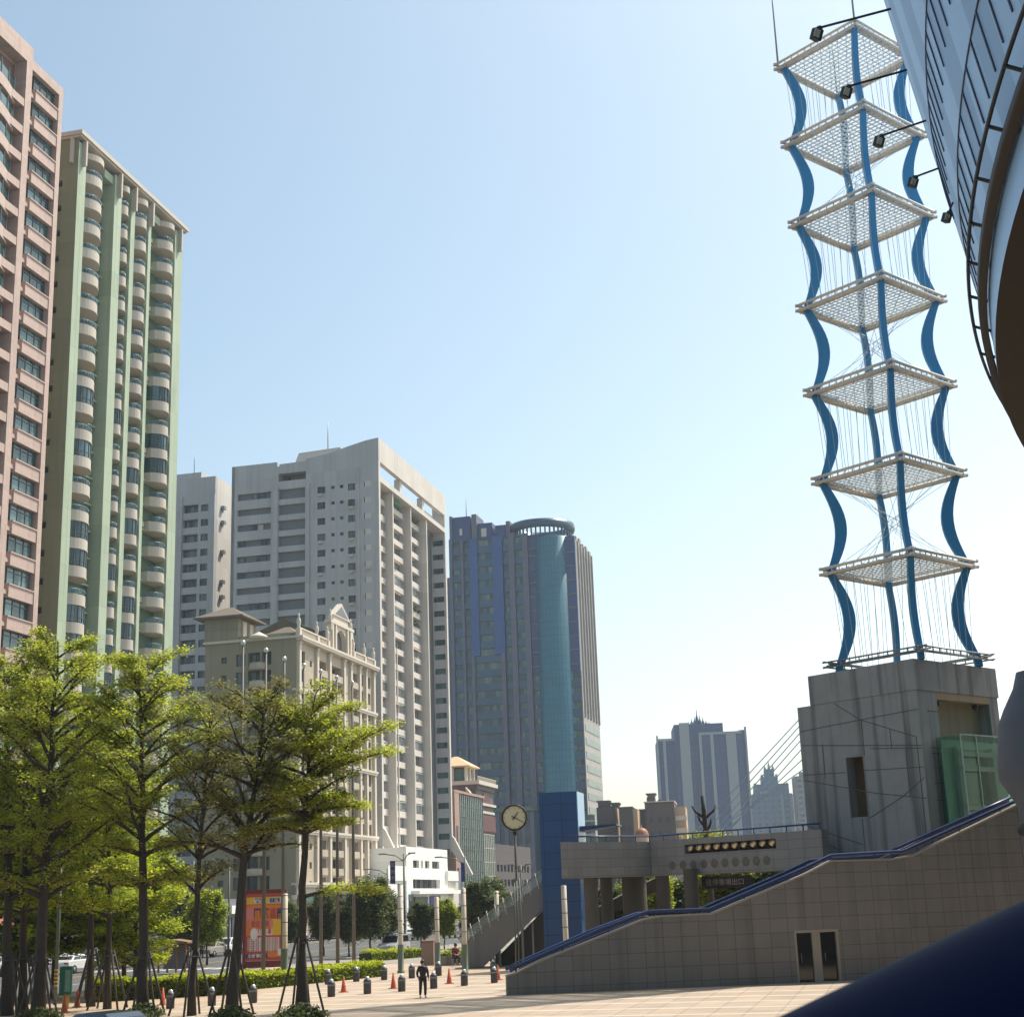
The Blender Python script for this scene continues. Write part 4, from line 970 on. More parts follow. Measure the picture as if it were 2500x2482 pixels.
# ================================================================== lattice light tower
M_tblue = mat('sky_blue_steel', srgb(52, 128, 172), .4, .1, var=.06, scale=.8)
M_tw = mat('aged_white_steel', srgb(205, 198, 186), .55, var=.12, scale=1.5)
M_mesh = mat('white_grating', srgb(228, 230, 228), .5, var=.08)
M_cable = mat('steel_cable', srgb(150, 165, 175), .4, .5)
TZ = [55.5, 49.94, 44.39, 38.76, 33.25, 27.67, 22.12, 16.61]
h = 4.62; psi = -.08; tcx, tcy = 22.48, 84.5
T = thing('light_tower', 'tall sculptural tower of eight white grid platforms held by wavy blue ribs', 'tower', (tcx, tcy, 16.3), psi)
S = h*math.sqrt(.5); zof = -16.3
def corner(k, rr=h): a = math.pi/2*k-math.pi/2; return Vector((rr*math.cos(a), rr*math.sin(a), 0))
for i, z in enumerate(TZ):
    z0 = z+zof
    if i < 7:
        fmb = MB()
        for k in range(4):
            a, c = corner(k, h*.97), corner((k+1) % 4, h*.97); d = (c-a).normalized(); n_ = Vector((-d.y, d.x, 0))
            for off, zz, r in ((0, 0, .09), (.42, 0, .07), (0.02, .34, .09)):
                fmb.tube([a-d*.12+n_*off+Vector((0, 0, z0+zz)), c+d*.12+n_*off+Vector((0, 0, z0+zz))], r, 6)
            for j in range(12):
                p = a+(c-a)*(j+.5)/12; fmb.tube([p+Vector((0, 0, z0)), p+n_*.42+Vector((0, 0, z0)),], .045, 5); fmb.tube([p+Vector((0, 0, z0)), p+Vector((0, 0, z0+.34))], .04, 5)
            pa, pc = a+n_*.06, c+n_*.06
            fmb.prism([pa+Vector((0, 0, z0+.0)), pc+Vector((0, 0, z0+.0)), pc+n_*.34+Vector((0, 0, z0+.0)), pa+n_*.34+Vector((0, 0, z0+.0))], (0, 0, .03))
        fo_ = fmb.build('platform_frame', M_tw, T)
        g = MB(); n = 16; a = corner(0, h*.9); u1 = corner(1, h*.9)-a; v1 = corner(3, h*.9)-a
        for j in range(n+1):
            for (e1, e2) in ((u1, v1), (v1, u1)):
                s_ = a+e1*(j/n); e_ = s_+e2; d = (e_-s_).normalized(); n_ = Vector((-d.y, d.x, 0))*.045
                zz = z0+.08 if e1 is u1 else z0+.17
                g.prism([tuple((q_.x, q_.y, zz)) for q_ in (s_-n_, e_-n_, e_+n_, s_+n_)], (0, 0, .035))
        g.build('grating', M_mesh, T)
    else:
        fmb = MB()
        for k in range(4):
            a, c = corner(k), corner((k+1) % 4); d = (c-a).normalized(); n_ = Vector((-d.y, d.x, 0))
            for off, zz in ((0, 0), (0, .3), (.35, .15)): fmb.tube([a-d*.3+n_*off+Vector((0, 0, z0+zz+.05)), c+d*.3+n_*off+Vector((0, 0, z0+zz+.05))], .05, 6)
            for j in range(10): q_ = a+(c-a)*(j+.5)/10; fmb.tube([q_+Vector((0, 0, z0)), q_+Vector((0, 0, z0+.4))], .04, 5)
        fmb.build('base_frame', M_steelgrey, T)
# ribs: flat wavy blades bowing inwards between platforms at the four corners
for k in range(4):
    dirv = corner(k, 1.0); tang = Vector((-dirv.y, dirv.x, 0))
    rb = MB(); zt = TZ[0]+zof; zb = .0; n = 96; prev = None
    for j in range(n+1):
        z = zb+(zt-zb)*j/n; ph = (z-(TZ[7]+zof))/5.55
        fr_ = ph-math.floor(ph); bow = math.sin(math.pi*fr_) if ph >= 0 else 0
        ro = h*.90-.72*bow; ri = ro-.42-.26*bow
        ring = [dirv*ro+tang*.17, dirv*ro-tang*.17, dirv*ri-tang*.17, dirv*ri+tang*.17]
        ring = [tuple(q_+Vector((0, 0, z))) for q_ in ring]
        base = len(rb.v); rb.v += ring
        if prev is not None:
            for q_ in range(4):
                r_ = (q_+1) % 4; rb.f.append((prev+q_, prev+r_, base+r_, base+q_)); rb.m.append(0); rb.sm.append(False)
        prev = base
    rb.build('wavy_rib', M_tblue, T)
# cables
for i in range(7):
    z1, z0 = TZ[i]+zof, TZ[i+1]+zof+.2
    cb = MB()
    for k in range(4):
        a, c = corner(k, h*.93), corner((k+1) % 4, h*.93)
        for j in range(1, 9):
            f_ = j/9
            if i in (0, 2, 4, 6):
                cb.tube([a+(c-a)*f_+Vector((0, 0, z1)), a+(c-a)*(.1+.8*f_)+Vector((0, 0, z0))], .014, 4, caps=False)
            elif j % 2:
                m0 = Vector((.5*math.cos(j*2.4+k), .5*math.sin(j*2.4+k), (z0+z1)/2)); cb.tube([a+(c-a)*f_+Vector((0, 0, z1)), m0], .014, 4, caps=False); cb.tube([a+(c-a)*f_+Vector((0, 0, z0)), m0], .014, 4, caps=False)
    cb.build('cable', M_cable, T, kind='stuff')
for k, ln in ((3, 7.5), (0, 6.0), (2, 5.0)):
    q_ = MB(); c = corner(k, h*.93); q_.tube([c+Vector((0, 0, TZ[0]+zof)), c+Vector((0, 0, TZ[0]+zof+ln))], [.07, .03], 6); q_.build('lightning_rod', M_steelgrey, T)
q_ = MB(); q_.lathe([(.25, 0), (.28, .3), (.25, .7), (.12, .9), (.01, .92)], n=12); q_.build('warning_lamp', mat('red_lamp_glass', (.55, .02, .03), .3), T, corner(1, h*.75)+Vector((0, 0, TZ[0]+zof+.4)))

# ================================================================== footbridge deck
M_deck = mat('bridge_stone_panel', srgb(134, 132, 130), .7, var=.09, scale=.6, streak=.1, tile=(1.1, .5), axes=(0, 2), joint=.62, jw=.03)
M_deckk = mat('bridge_underside', srgb(84, 79, 73), .85, var=.15)
PL = at(1368, 2056, 87); PK = at(1587, 2055, 91.5); PR = at(1982, 2020, 82.5)
T = thing('footbridge', 'grey stone faced footbridge with round lamps between blue lift tower and pedestal', 'bridge', (PL.x, PL.y, 0), 0)
zt = 7.45; zb = 5.42
def brseg(P, Q, name):
    d = (Q-P); d.z = 0; L_ = d.length; d.normalize(); rz = math.atan2(d.y, d.x)
    mb = MB(); return mb, L_, rz, Vector((P.x-PL.x, P.y-PL.y, 0))
mb, L1, rz1, o1_ = brseg(PL, PK, 'l')
sk = math.tan(rz1)*3.4+.25
def pz_(a, c, y0, y1, z0, z1, mi=0): mb.prism([(a+sk*y0/3.4, y0, z0), (c+sk*y0/3.4, y0, z0), (c+sk*y1/3.4, y1, z0), (a+sk*y1/3.4, y1, z0)], (0, 0, z1-z0), mi)
pz_(0, L1, 0, .3, zb, zt); pz_(0, L1, .31, 3.4, zb+.3, zb+.8, 1); pz_(0, L1, 3.41, 3.7, zb, zt)
ob = mb.build('parapet', [M_deck, M_deckk], T, o1_); ob.rotation_euler = (0, 0, rz1)
mb, L2, rz2, o2_ = brseg(PK, PR, 'r'); L2 += .6
def brl(x, y):
    n_ = Vector((math.sin(rz2), -math.cos(rz2), 0)); p = onplane(x, y, PK, n_); dd = Vector((math.cos(rz2), math.sin(rz2), 0)); return (p-PK).dot(dd), p.z
n0 = brl(1672, 2072); n1 = brl(1893, 2042)
hx0, hx1 = n0[0], n1[0]; hz0, hz1 = 6.6, 7.13
# front parapet with the lamp niche cut out
mb.box(0, hx0, 0, .6, zb, zt); mb.box(hx1, L2, 0, .6, zb, zt); mb.box(hx0, hx1, 0, .6, zb, hz0); mb.box(hx0, hx1, 0, .6, hz1, zt); mb.box(hx0, hx1, .5, .59, hz0, hz1, 2)
mb.box(0, L2, .61, 3.4, zb+.3, zb+.8, 1); mb.box(0, L2, 3.41, 3.7, zb, zt)
ob2 = mb.build('parapet', [M_deck, M_deckk, M_black], T, o2_); ob2.rotation_euler = (0, 0, rz2)
M_lamp = mat('chrome_lamp', srgb(215, 190, 150), .25, .8)
lm = MB(); lm.lathe([(.02, -.02), (.2, .0), (.24, .06), (.24, .2), (.05, .25)], n=14)
lm2 = MB(); lm2.lathe([(.0, .0), (.23, .02), (.26, .0), (.27, -.06), (.27, -.1)], n=16)
lampm = lm.mesh('lamp_body', [M_lamp]); diskm = lm2.mesh('round_cover', mat('round_cover_metal', srgb(105, 100, 92), .6, .2, var=.15))
dv = Vector((math.cos(rz2), math.sin(rz2), 0)); nv = Vector((math.sin(rz2), -math.cos(rz2), 0))
ordn = ['first', 'second', 'third', 'fourth', 'fifth', 'sixth', 'seventh', 'eighth', 'ninth', 'tenth']
for k in range(10):
    f_ = (k+.5)/10
    pos = PK+dv*(hx0+(hx1-hx0)*f_); pos.z = hz0+.30; pos -= nv*.25
    L_ = thing('flood_lamp', ordn[k]+' flood lamp from the left in the dark slot of the footbridge', 'lamp', pos, rz2, 'flood lamps in the footbridge slot')
    o = link('lamp_head', lampm, L_, (0, 0, 0)); o.rotation_euler = (R(65), 0, 0)
    br = MB(); br.box(-.03, .03, -.04, .04, -.3, 0); br.build('bracket', M_black, L_)
    q1 = brl(1641+(1871-1641)*k/9, 2108-(2108-2088)*k/9)
    o = link('round_cover', diskm, T, (PK+dv*q1[0]-PL)+Vector((0, 0, 5.98-(PK-PL).z))+nv*.003); o.rotation_euler = (R(90), 0, rz2)
# deck rail
def deckrail(P, Q, lab):
    T2 = thing('deck_railing', lab, 'railing', (P.x, P.y, zt))
    d = Q-P; d.z = 0
    r = MB(); r.tube([(0, 0, .32), (d.x, d.y, .32)], .05, 8); r.build('top_rail', M_bluepaint, T2)
    s_ = MB(); s_.tube([(0, 0, 0), (0, 0, .3)], .035, 6); sm = s_.mesh('stanchion', M_bluepaint); n = int(d.length/1.15)
    for k in range(n+1): q_ = d*(k/n); link('stanchion', sm, T2, (q_.x, q_.y, 0))
off = Vector((0, .15, 0))
deckrail(PL+off, PK+off, 'low blue rail on the left half of the footbridge'); deckrail(PK+off, PK+dv*L2+off, 'low blue rail on the right half of the footbridge')
# columns
for k, (px, Y, r) in enumerate([(1444, 89, .42), (1482, 91, .36), (1550, 93.5, .75), (1620, 91.5, .42), (1690, 88.5, .42)]):
    p = at(px, 2200, Y); q_ = MB(); q_.lathe([(r, 0), (r, zb+.3-.11)], n=20); ob_ = q_.build('column', M_deckk, T, (p.x-PL.x, p.y-PL.y, .11))
# rear stair beam under the bridge
a_, b_ = at(1457, 2228, 95), at(1610, 2150, 95)
q_ = MB(); q_.prism([a_-PL+Vector((0, 0, PL.z-.5)), b_-PL+Vector((0, 0, PL.z-.5)), b_-PL+Vector((0, 0, PL.z+.3)), a_-PL+Vector((0, 0, PL.z+.3))], (0, 2.6, 0)); q_.build('stair_beam', M_deckk, T)
# dark sign slung under the bridge
s0 = at(1712, 2139, 93)
T = thing('hanging_sign', 'dark sign board with small pale lettering hanging under the footbridge', 'sign', s0)
q_ = MB(); q_.box(0, 3.1, 0, .12, -.72, 0); q_.box(.3, .36, .03, .09, 0, .5); q_.box(2.7, 2.76, .03, .09, 0, .5); q_.build('board', M_black, T)
M_lett = mat('pale_sign_lettering', srgb(150, 150, 150), .6)
def text(body, size, parent, loc, rot, material, name='lettering', ext=.01, align='LEFT', width=None, bold=0):
    c = bpy.data.curves.new(name, 'FONT'); c.body = body; c.size = size; c.extrude = ext; c.align_x = align; c.resolution_u = 2; c.offset = bold
    t = bpy.data.objects.new(name, c); COL.objects.link(t)
    dg = bpy.context.evaluated_depsgraph_get(); me = bpy.data.meshes.new_from_object(t.evaluated_get(dg)); bpy.data.objects.remove(t)
    if width and len(me.vertices):
        xs = [v.co.x for v in me.vertices]; k = width/max(1e-3, max(xs)-min(xs)); me.transform(Matrix.Diagonal((k, 1, 1, 1)))
    me.materials.clear(); me.materials.append(material)
    o = bpy.data.objects.new(name, me); COL.objects.link(o); o.parent = parent; o.location = loc; o.rotation_euler = rot; return o
text('往停車場出口', .42, T, (.25, -.02, -.52), (R(90), 0, 0), M_lett, width=2.3)

# ================================================================== blue lift tower
M_bpanel = mat('deep_blue_lift_panel', (.014, .07, .215), .35, var=.08, tile=(1.22, 1.0), axes=(0, 2), joint=.45, jw=.045, spec=.5)
P0 = at(1330, 2330, 96)
T = thing('lift_tower', 'square deep blue panelled lift tower at the left end of the footbridge', 'lift tower', (P0.x, P0.y, .11), R(-13))
zt2 = at(1355, 1938, 96).z
q_ = MB(); q_.box(0, 2.44, 0, 2.3, 0, zt2); q_.build('shaft', M_bpanel, T)
q_ = MB(); q_.box(2.443, 2.5, .02, 2.28, 5.5, zt2-.02); q_.build('side_panel', mat('sunlit_blue_side_panel', srgb(150, 190, 220), .3, var=.05, tile=(.7, 1.6), axes=(1, 2), joint=.7), T)  # right face coloured paler to stand in for sunlight on it
q_ = MB(); q_.prism([(2.52, .3, 8.3), (4.9, .3, 8.55), (4.9, .3, 8.65), (2.52, .3, 8.6)], (0, 1.9, 0)); q_.build('canopy', M_bluepaint, T)
q_ = MB(); q_.box(2.52, 3.0, .3, .9, 5.5, 7.6); q_.build('door_frame', M_bluepaint, T)

# ================================================================== escalator flight at the left of the lift tower
M_soff = mat('grey_stringer', srgb(118, 116, 112), .7, var=.1, streak=.2)
Ye = 101.0
e = [at(x, y, Ye) for x, y in [(1127, 2305), (1318, 2157), (1345, 2136), (1345, 2204), (1320, 2222), (1180, 2360), (1130, 2358)]]
T = thing('escalator', 'grey escalator flight with glass sides rising to the blue lift tower', 'escalator', (e[6].x, Ye, .11))
q_ = MB(); q_.prism([(v.x-e[6].x, 0, max(v.z, .12)-.11) for v in e], (0, .25, 0)); q_.prism([(v.x-e[6].x, 2.6, max(v.z, .12)-.11) for v in e], (0, .25, 0)); q_.build('stringer', M_soff, T)
q_ = MB(); e2 = [(v.x-e[6].x, v.z-.11) for v in e]
q_.prism([(e2[0][0], .26, e2[0][1]-.5), (e2[2][0], .26, e2[2][1]-.5), (e2[3][0], .26, e2[3][1]+.1), (e2[5][0], .26, .1)], (0, 2.3, 0)); q_.build('soffit', M_black, T)  # soffit coloured black for the shade under the flight
r0 = [at(x, y, Ye) for x, y in [(1117, 2290), (1312, 2132), (1345, 2106)]]
M_clear = bpy.data.materials.new('clear_side_glass'); M_clear.use_nodes = True
N = M_clear.node_tree.nodes; Lk = M_clear.node_tree.links; bs = N["Principled BSDF"]; bs.inputs["Base Color"].default_value = (.3, .36, .34, 1); bs.inputs["Roughness"].default_value = .1
tr = N.new("ShaderNodeBsdfTransparent"); ms = N.new("ShaderNodeMixShader"); ms.inputs[0].default_value = .45; Lk.new(tr.outputs[0], ms.inputs[1]); Lk.new(bs.outputs[0], ms.inputs[2]); Lk.new(ms.outputs[0], N["Material Output"].inputs[0])
q_ = MB(); q_.prism([(r0[0].x-e[6].x, .05, r0[0].z-.11), (r0[2].x-e[6].x, .05, r0[2].z-.11), (e2[2][0], .05, e2[2][1]), (e2[0][0], .05, e2[0][1])], (0, .03, 0)); q_.build('side_glass', M_clear, T)
q_ = MB(); q_.tube([(v.x-e[6].x, .07, v.z-.11) for v in r0], .05, 6); q_.build('handrail', M_steelgrey, T)
for k in range(11):
    f_ = (k+.5)/11; x = e2[0][0]+(e2[2][0]-e2[0][0])*f_; z = e2[0][1]+(e2[2][1]-e2[0][1])*f_
    q_ = MB(); q_.tube([(x, -.03, z-.3), (x-.25, -.03, z+.75)], .03, 5); q_.build('glass_clamp', M_white, T)
q_ = MB(); q_.prism([(e2[5][0]+.4, 2.7, 0), (e2[2][0]+.3, 2.7, 0), (e2[2][0]+.3, 2.7, e2[3][1]), (e2[3][0], 2.7, e2[3][1]), (e2[5][0]+.4, 2.7, .1)], (0, .2, 0)); q_.build('understair_wall', M_ushade, T)  # near-black wall added to paint the shade beneath the escalator
q_ = MB(); q_.box(3.9, 4.05, .4, .55, 0, 2.3); q_.box(4.6, 4.72, .4, .52, 0, 2.8); q_.build('prop', M_soff, T)

# ================================================================== arena bowl
acx, acy = 79.17, 16.55
M_clad = mat('blue_grey_metal_cladding', srgb(150, 192, 232), .4, .15, var=.05, scale=.15, bump=.02)
M_clad.node_tree.nodes["Principled BSDF"].inputs["Specular IOR Level"].default_value = .5
M_soffit = mat('brown_slatted_soffit', srgb(74, 65, 56), .8, var=.12, tile=(.35, 999), axes=(2, 0), joint=.5, jw=.06)
M_slot = mat('navy_louvre_slot', (.012, .02, .06), .5)
T = thing('arena', 'huge round sports arena with blue grey metal bowl walls overhead at the right edge', 'arena', (acx, acy, 0))
def Rz(z): return 69.25+.165*(z-20)
prof = [(Rz(z), z) for z in (20.0, 21, 22, 23.2, 25, 27, 29, 31, 33, 36)] + [(69, 37.5), (50, 41), (20, 43.5), (.1, 44)]
M_clad2 = mat('blue_grey_metal_cladding_tone', srgb(134, 175, 214), .46, .15, var=.05, scale=.15)
q_ = MB(); q_.lathe(prof, n=480); q_.m = [(k % 480)//2 % 2 for k in range(len(q_.m))]; q_.build('cladding', [M_clad, M_clad2], T)
q_ = MB(); q_.lathe([(69.3, 19.25), (69.5, 19.3), (69.52, 19.55), (69.3, 19.6)], n=360); q_.build('ring_beam', mat('dark_bronze_beam', srgb(52, 44, 38), .6, .2, var=.1), T)
q_ = MB(); q_.lathe([(69.2, 18.3), (69.25, 20.0)], n=360); q_.build('pale_fascia', M_clad, T)
q_ = MB(); q_.lathe([(20, 0), (24, 7.5), (36, 12.5), (52, 15.9), (63, 17.5), (68, 18.15), (69.2, 18.3)], n=360); q_.build('soffit', M_soffit, T)
def pol(r, deg, z): return Vector((r*math.cos(R(deg)), r*math.sin(R(deg)), z))
q_ = MB(); q_.tube([pol(69.7, a/2, 20.0) for a in range(250, 451)], .05, 6); q_.build('gutter_rail', M_black, T)
q_ = MB(); q_.tube([pol(0, 0, 0), pol(-.75, 0, -.35)], .045, 6); brm = q_.mesh('rail_bracket', M_black)
for a in range(140, 200, 2):
    o = link('rail_bracket', brm, T, pol(69.72, a, 19.98)); o.rotation_euler = (0, 0, R(a))
# louvre slots running down from two seam rings
def slotring(zs, ze, a0, a1, step, w_=.075):
    for k in range(int((a1-a0)/step)+1):
        a = a0+k*step; mb = MB(); n = 4
        for j in range(n):
            za, zb_ = zs+(ze-zs)*j/n, zs+(ze-zs)*(j+1)/n; da = math.degrees(w_/2/Rz(za))
            p1, p2 = pol(Rz(za)+.03, a-da, za), pol(Rz(za)+.03, a+da, za); p3, p4 = pol(Rz(zb_)+.03, a+da, zb_), pol(Rz(zb_)+.03, a-da, zb_)
            mb.prism([p1, p2, p3, p4], pol(-.06, a, 0))
        mb.build('louvre_slot', M_slot, T)
slotring(22.6, 21.1, 160, 174, .93); slotring(25.6, 24.0, 159, 172, .75)
for z in (22.6, 25.6):
    q_ = MB(); q_.tube([pol(Rz(z)+.0, 150+a*.25, z) for a in range(0, 121)], .032, 5); q_.build('seam', M_slot, T)
# flood lights on arms
fl_ = [((1552, 75), (2165, 22), 34), ((2067, 222), (2203, 175), 34), ((2147, 342), (2250, 300), 35.5), ((2230, 442), (2283, 415), 37), ((2312, 528), (2318, 512), 39)]
M_lampbody = mat('dark_floodlight', (.02, .02, .022), .4, var=.1)
fpos = [((1995, 80), (2160, 27)), ((2067, 222), (2200, 176)), ((2147, 342), (2248, 300)), ((2230, 442), (2282, 416)), ((2312, 528), (2322, 505))]
for k, (hp, ap) in enumerate(fpos):
    Yd = 30+k*2.2
    ph, pa = at(*hp, Yd), at(*ap, Yd)
    L_ = thing('floodlight', ordn[k]+' black floodlight from the top on an arm off the arena edge', 'floodlight', ph, 0, 'floodlights along the arena edge')
    q_ = MB(); q_.tube([(.06, 0, .12), tuple((pa-ph)+(pa-ph).normalized()*.15)], .028, 6); q_.build('arm', M_black, L_)
    q_ = MB(); q_.cbox((0, 0, -.05), .21, .2, .27, 0, .6); q_.cbox((.03, 0, .11), .1, .12, .1, 0, .6); o = q_.build('lamp_head', M_lampbody, L_); o.rotation_euler = (R(12), R(18), 0); bevel(o, .02)
    q_ = MB(); q_.cbox((0.0, -.115, -.06), .16, .02, .19, 0, .6); o = q_.build('lens', M_lamp, L_); o.rotation_euler = (R(12), R(18), 0)

# round concrete turret at the right edge, below the arena
ax = at(2560, 1900, 60)
M_tur = mat('smooth_grey_concrete', srgb(84, 89, 98), .6, var=.08)  # base darkened to stand in for the arena's shade on the turret
T = thing('round_turret', 'round smooth concrete turret at the right edge above the stair', 'turret', (ax.x, ax.y, 0))
def zz(y): return at(2500, y, 60).z
q_ = MB(); q_.lathe([(1.3, 0), (1.3, zz(1968)), (1.42, zz(1952)), (1.9, zz(1900)), (1.87, zz(1850)), (1.7, zz(1768)), (1.42, zz(1730)), (.95, zz(1679)), (.75, zz(1640)), (.01, zz(1630))], n=40); q_.build('shell', M_tur, T)
q_ = MB(); q_.lathe([(1.3, zz(2040)), (1.42, zz(2030)), (1.42, zz(2012)), (1.3, zz(2005))], n=32); q_.build('ring', M_black, T)
q_ = MB(); q_.lathe([(1.83, zz(1905)), (1.45, zz(1948))], n=32); q_.build('underside', M_soffit, T)

# ================================================================== clock on a pole
c = at(1255.5, 1995, 74.0)
T = thing('street_clock', 'round cream clock face on a tall pole, hands near twenty past one', 'clock', (c.x, c.y, .11))
hz = c.z-.11; rr = .60
M_face = mat('cream_clock_face', srgb(222, 214, 178), .5, var=.04); M_bronze = mat('dark_bronze_rim', srgb(60, 50, 34), .45, .3)
q_ = MB(); q_.lathe([(rr-.05, -.08), (rr+.02, -.1), (rr+.04, 0), (rr+.02, .1), (rr-.05, .08)], n=40); o = q_.build('rim', M_bronze, T, (0, 0, hz)); o.rotation_euler = (R(90), 0, 0)
q_ = MB(); q_.lathe([(.001, .05), (rr-.04, .05)], n=40); q_.lathe([(rr-.04, -.05), (.001, -.05)], n=40); q_.lathe([(rr-.04, -.05), (rr-.04, .05)], n=40); o = q_.build('dial', M_face, T, (0, 0, hz)); o.rotation_euler = (R(90), 0, 0)
q_ = MB()
for k in range(12):
    a = math.pi/6*k; q_.prism([(math.sin(a)*r1+math.cos(a)*s1, -.065, math.cos(a)*r1-math.sin(a)*s1) for r1, s1 in ((.46, -.012), (.53, -.012), (.53, .012), (.46, .012))], (0, .014, 0))
q_.build('hour_marks', M_bronze, T, (0, 0, hz))
def hand(ang, ln, w_):
    q_ = MB(); a = R(ang); q_.prism([(math.sin(a)*r1+math.cos(a)*s1, -.095, math.cos(a)*r1-math.sin(a)*s1) for r1, s1 in ((-.14, -w_), (ln, -w_*.6), (ln, w_*.6), (-.14, w_))], (0, .02, 0)); return q_
hand(38, .33, .03).build('hour_hand', M_bronze, T, (0, 0, hz)); hand(119, .46, .022).build('minute_hand', M_bronze, T, (0, 0, hz))
q_ = MB(); q_.tube([(0, 0, hz-rr-.05), (0, 0, hz-rr-.22)], .09, 10); q_.build('finial', M_bronze, T)
M_pole = mat('grey_green_pole', srgb(96, 100, 92), .5, .2, var=.1)
q_ = MB()
for dx in (-.16, 0, .2): q_.tube([(dx, 0, 0), (dx*.7, 0, 5.2)], .035, 8)
q_.tube([(0, 0, 5.1), (0, 0, hz-rr-.2)], .05, 8); q_.box(-.3, .36, -.2, .2, 0, .9); q_.build('pole', M_pole, T)

# ================================================================== cable stayed bridge cables
T = thing('cable_bridge_mast', 'fan of thin bridge stay cables rising behind the pedestal', 'bridge cables', (33.5, 150, 0))
f_ = lambda x, y: (1500+.3129*x, 1650+.3129*y)
q_ = MB(); q_.tube([(0, 0, 0), (0, 0, 24.5)], .9, 10); q_.build('mast', M_white, T)
for k, ((x0, y0), (x1, y1)) in enumerate([((1060, 750), (1420, 360)), ((1065, 815), (1430, 405)), ((1075, 870), (1437, 455)), ((1040, 970), (1445, 510)), ((980, 1110), (1455, 575)), ((900, 1180), (1465, 650)), ((820, 1190), (1475, 725)), ((1400, 1060), (1495, 955)), ((1410, 1100), (1500, 1000)), ((1430, 1140), (1505, 1060))]):
    a = at(*f_(x0, y0), 150); b_ = at(*f_(x1, y1), 150); d = (b_-a).normalized()
    e_ = b_+d*((33.3-b_.x)/d.x if k < 7 and b_.x < 33 else 1); s_ = a-d*(a.z-1.5)/d.z if k < 7 else a
    q_ = MB(); q_.tube([s_-Vector((33.5, 150, 0)), e_-Vector((33.5, 150, 0))], .055, 5, caps=False); q_.build('stay_cable', M_cable, T)

# ================================================================== foreground blue tube rail
T = thing('foreground_rail', 'very large out of focus dark blue tube crossing the bottom right corner', 'handrail', (0, 0, 2.6))
def fp(x, y, d): v = ray(x, y).normalized(); return CAM+v*d-Vector((0, 0, 2.6))
ta, tb_ = fp(2114, 2915, 1.6), fp(2679, 2633, 1.66); td_ = tb_-ta
q_ = MB(); q_.tube([ta-td_*3, ta-td_, ta, tb_, tb_+td_*2.5], .1775, 64); q_.build('tube', mat('glossy_navy_rail', (.0015, .006, .032), .6, var=.1, spec=.06), T)
a = fp(3000, 2400, 1.7)
q_ = MB(); q_.tube([(a.x, a.y, a.z), (a.x, a.y, 0)], .06, 16); q_.build('post', M_bluepaint, T)
# ================================================================== trees
M_bark = mat('dark_bark', (.045, .036, .028), .9, var=.3, scale=6, bump=.4)
def leafm(n, c, tr=.62): return mat(n, c, .55, var=.25, scale=1.5, trans=tr, spec=.3)
M_leaf = [leafm('leaf_lime', (.48, .53, .05)), leafm('leaf_olive', (.38, .40, .055)), leafm('leaf_deep', (.20, .23, .04))]
M_leafy = [leafm('leaf_yellow_green', (.50, .55, .03)), leafm('leaf_mid_green', (.30, .37, .03)), leafm('leaf_dark_green', (.10, .14, .025))]
M_leafd = [leafm('street_leaf_light', (.17, .2, .05), .4), leafm('street_leaf_mid', (.09, .12, .04), .4), leafm('street_leaf_dark', (.05, .07, .03), .4)]
M_leafb = [leafm('brownish_leaf', (.30, .27, .07), .45), leafm('olive_leaf', (.24, .25, .06), .45), leafm('dull_leaf', (.13, .13, .045), .45)]
def leafquad(mb, p, s, rng, mi, flat=.5):
    n_ = Vector((rng.gauss(0, flat), rng.gauss(0, flat), 1)).normalized(); a = Vector((rng.uniform(-1, 1), rng.uniform(-1, 1), 0)); a = (a-n_*a.dot(n_)).normalized(); c = n_.cross(a)
    a *= s*.5; c *= s*.34; mb.q([p-a, p-c*.9, p+a, p+c*.9], mi)
def limb(mb, p0, d0, L_, r0, rng, up=.0, n=7, r1=.25):
    pts = [p0]; d = d0.normalized(); p = p0
    for i in range(n):
        d = (d+Vector((rng.gauss(0, .09), rng.gauss(0, .09), rng.gauss(0, .05)+up))).normalized(); p = p+d*(L_/n); pts.append(p)
    mb.tube(pts, [r0*(1-(1-r1)*i/n) for i in range(n+1)], 6); return pts
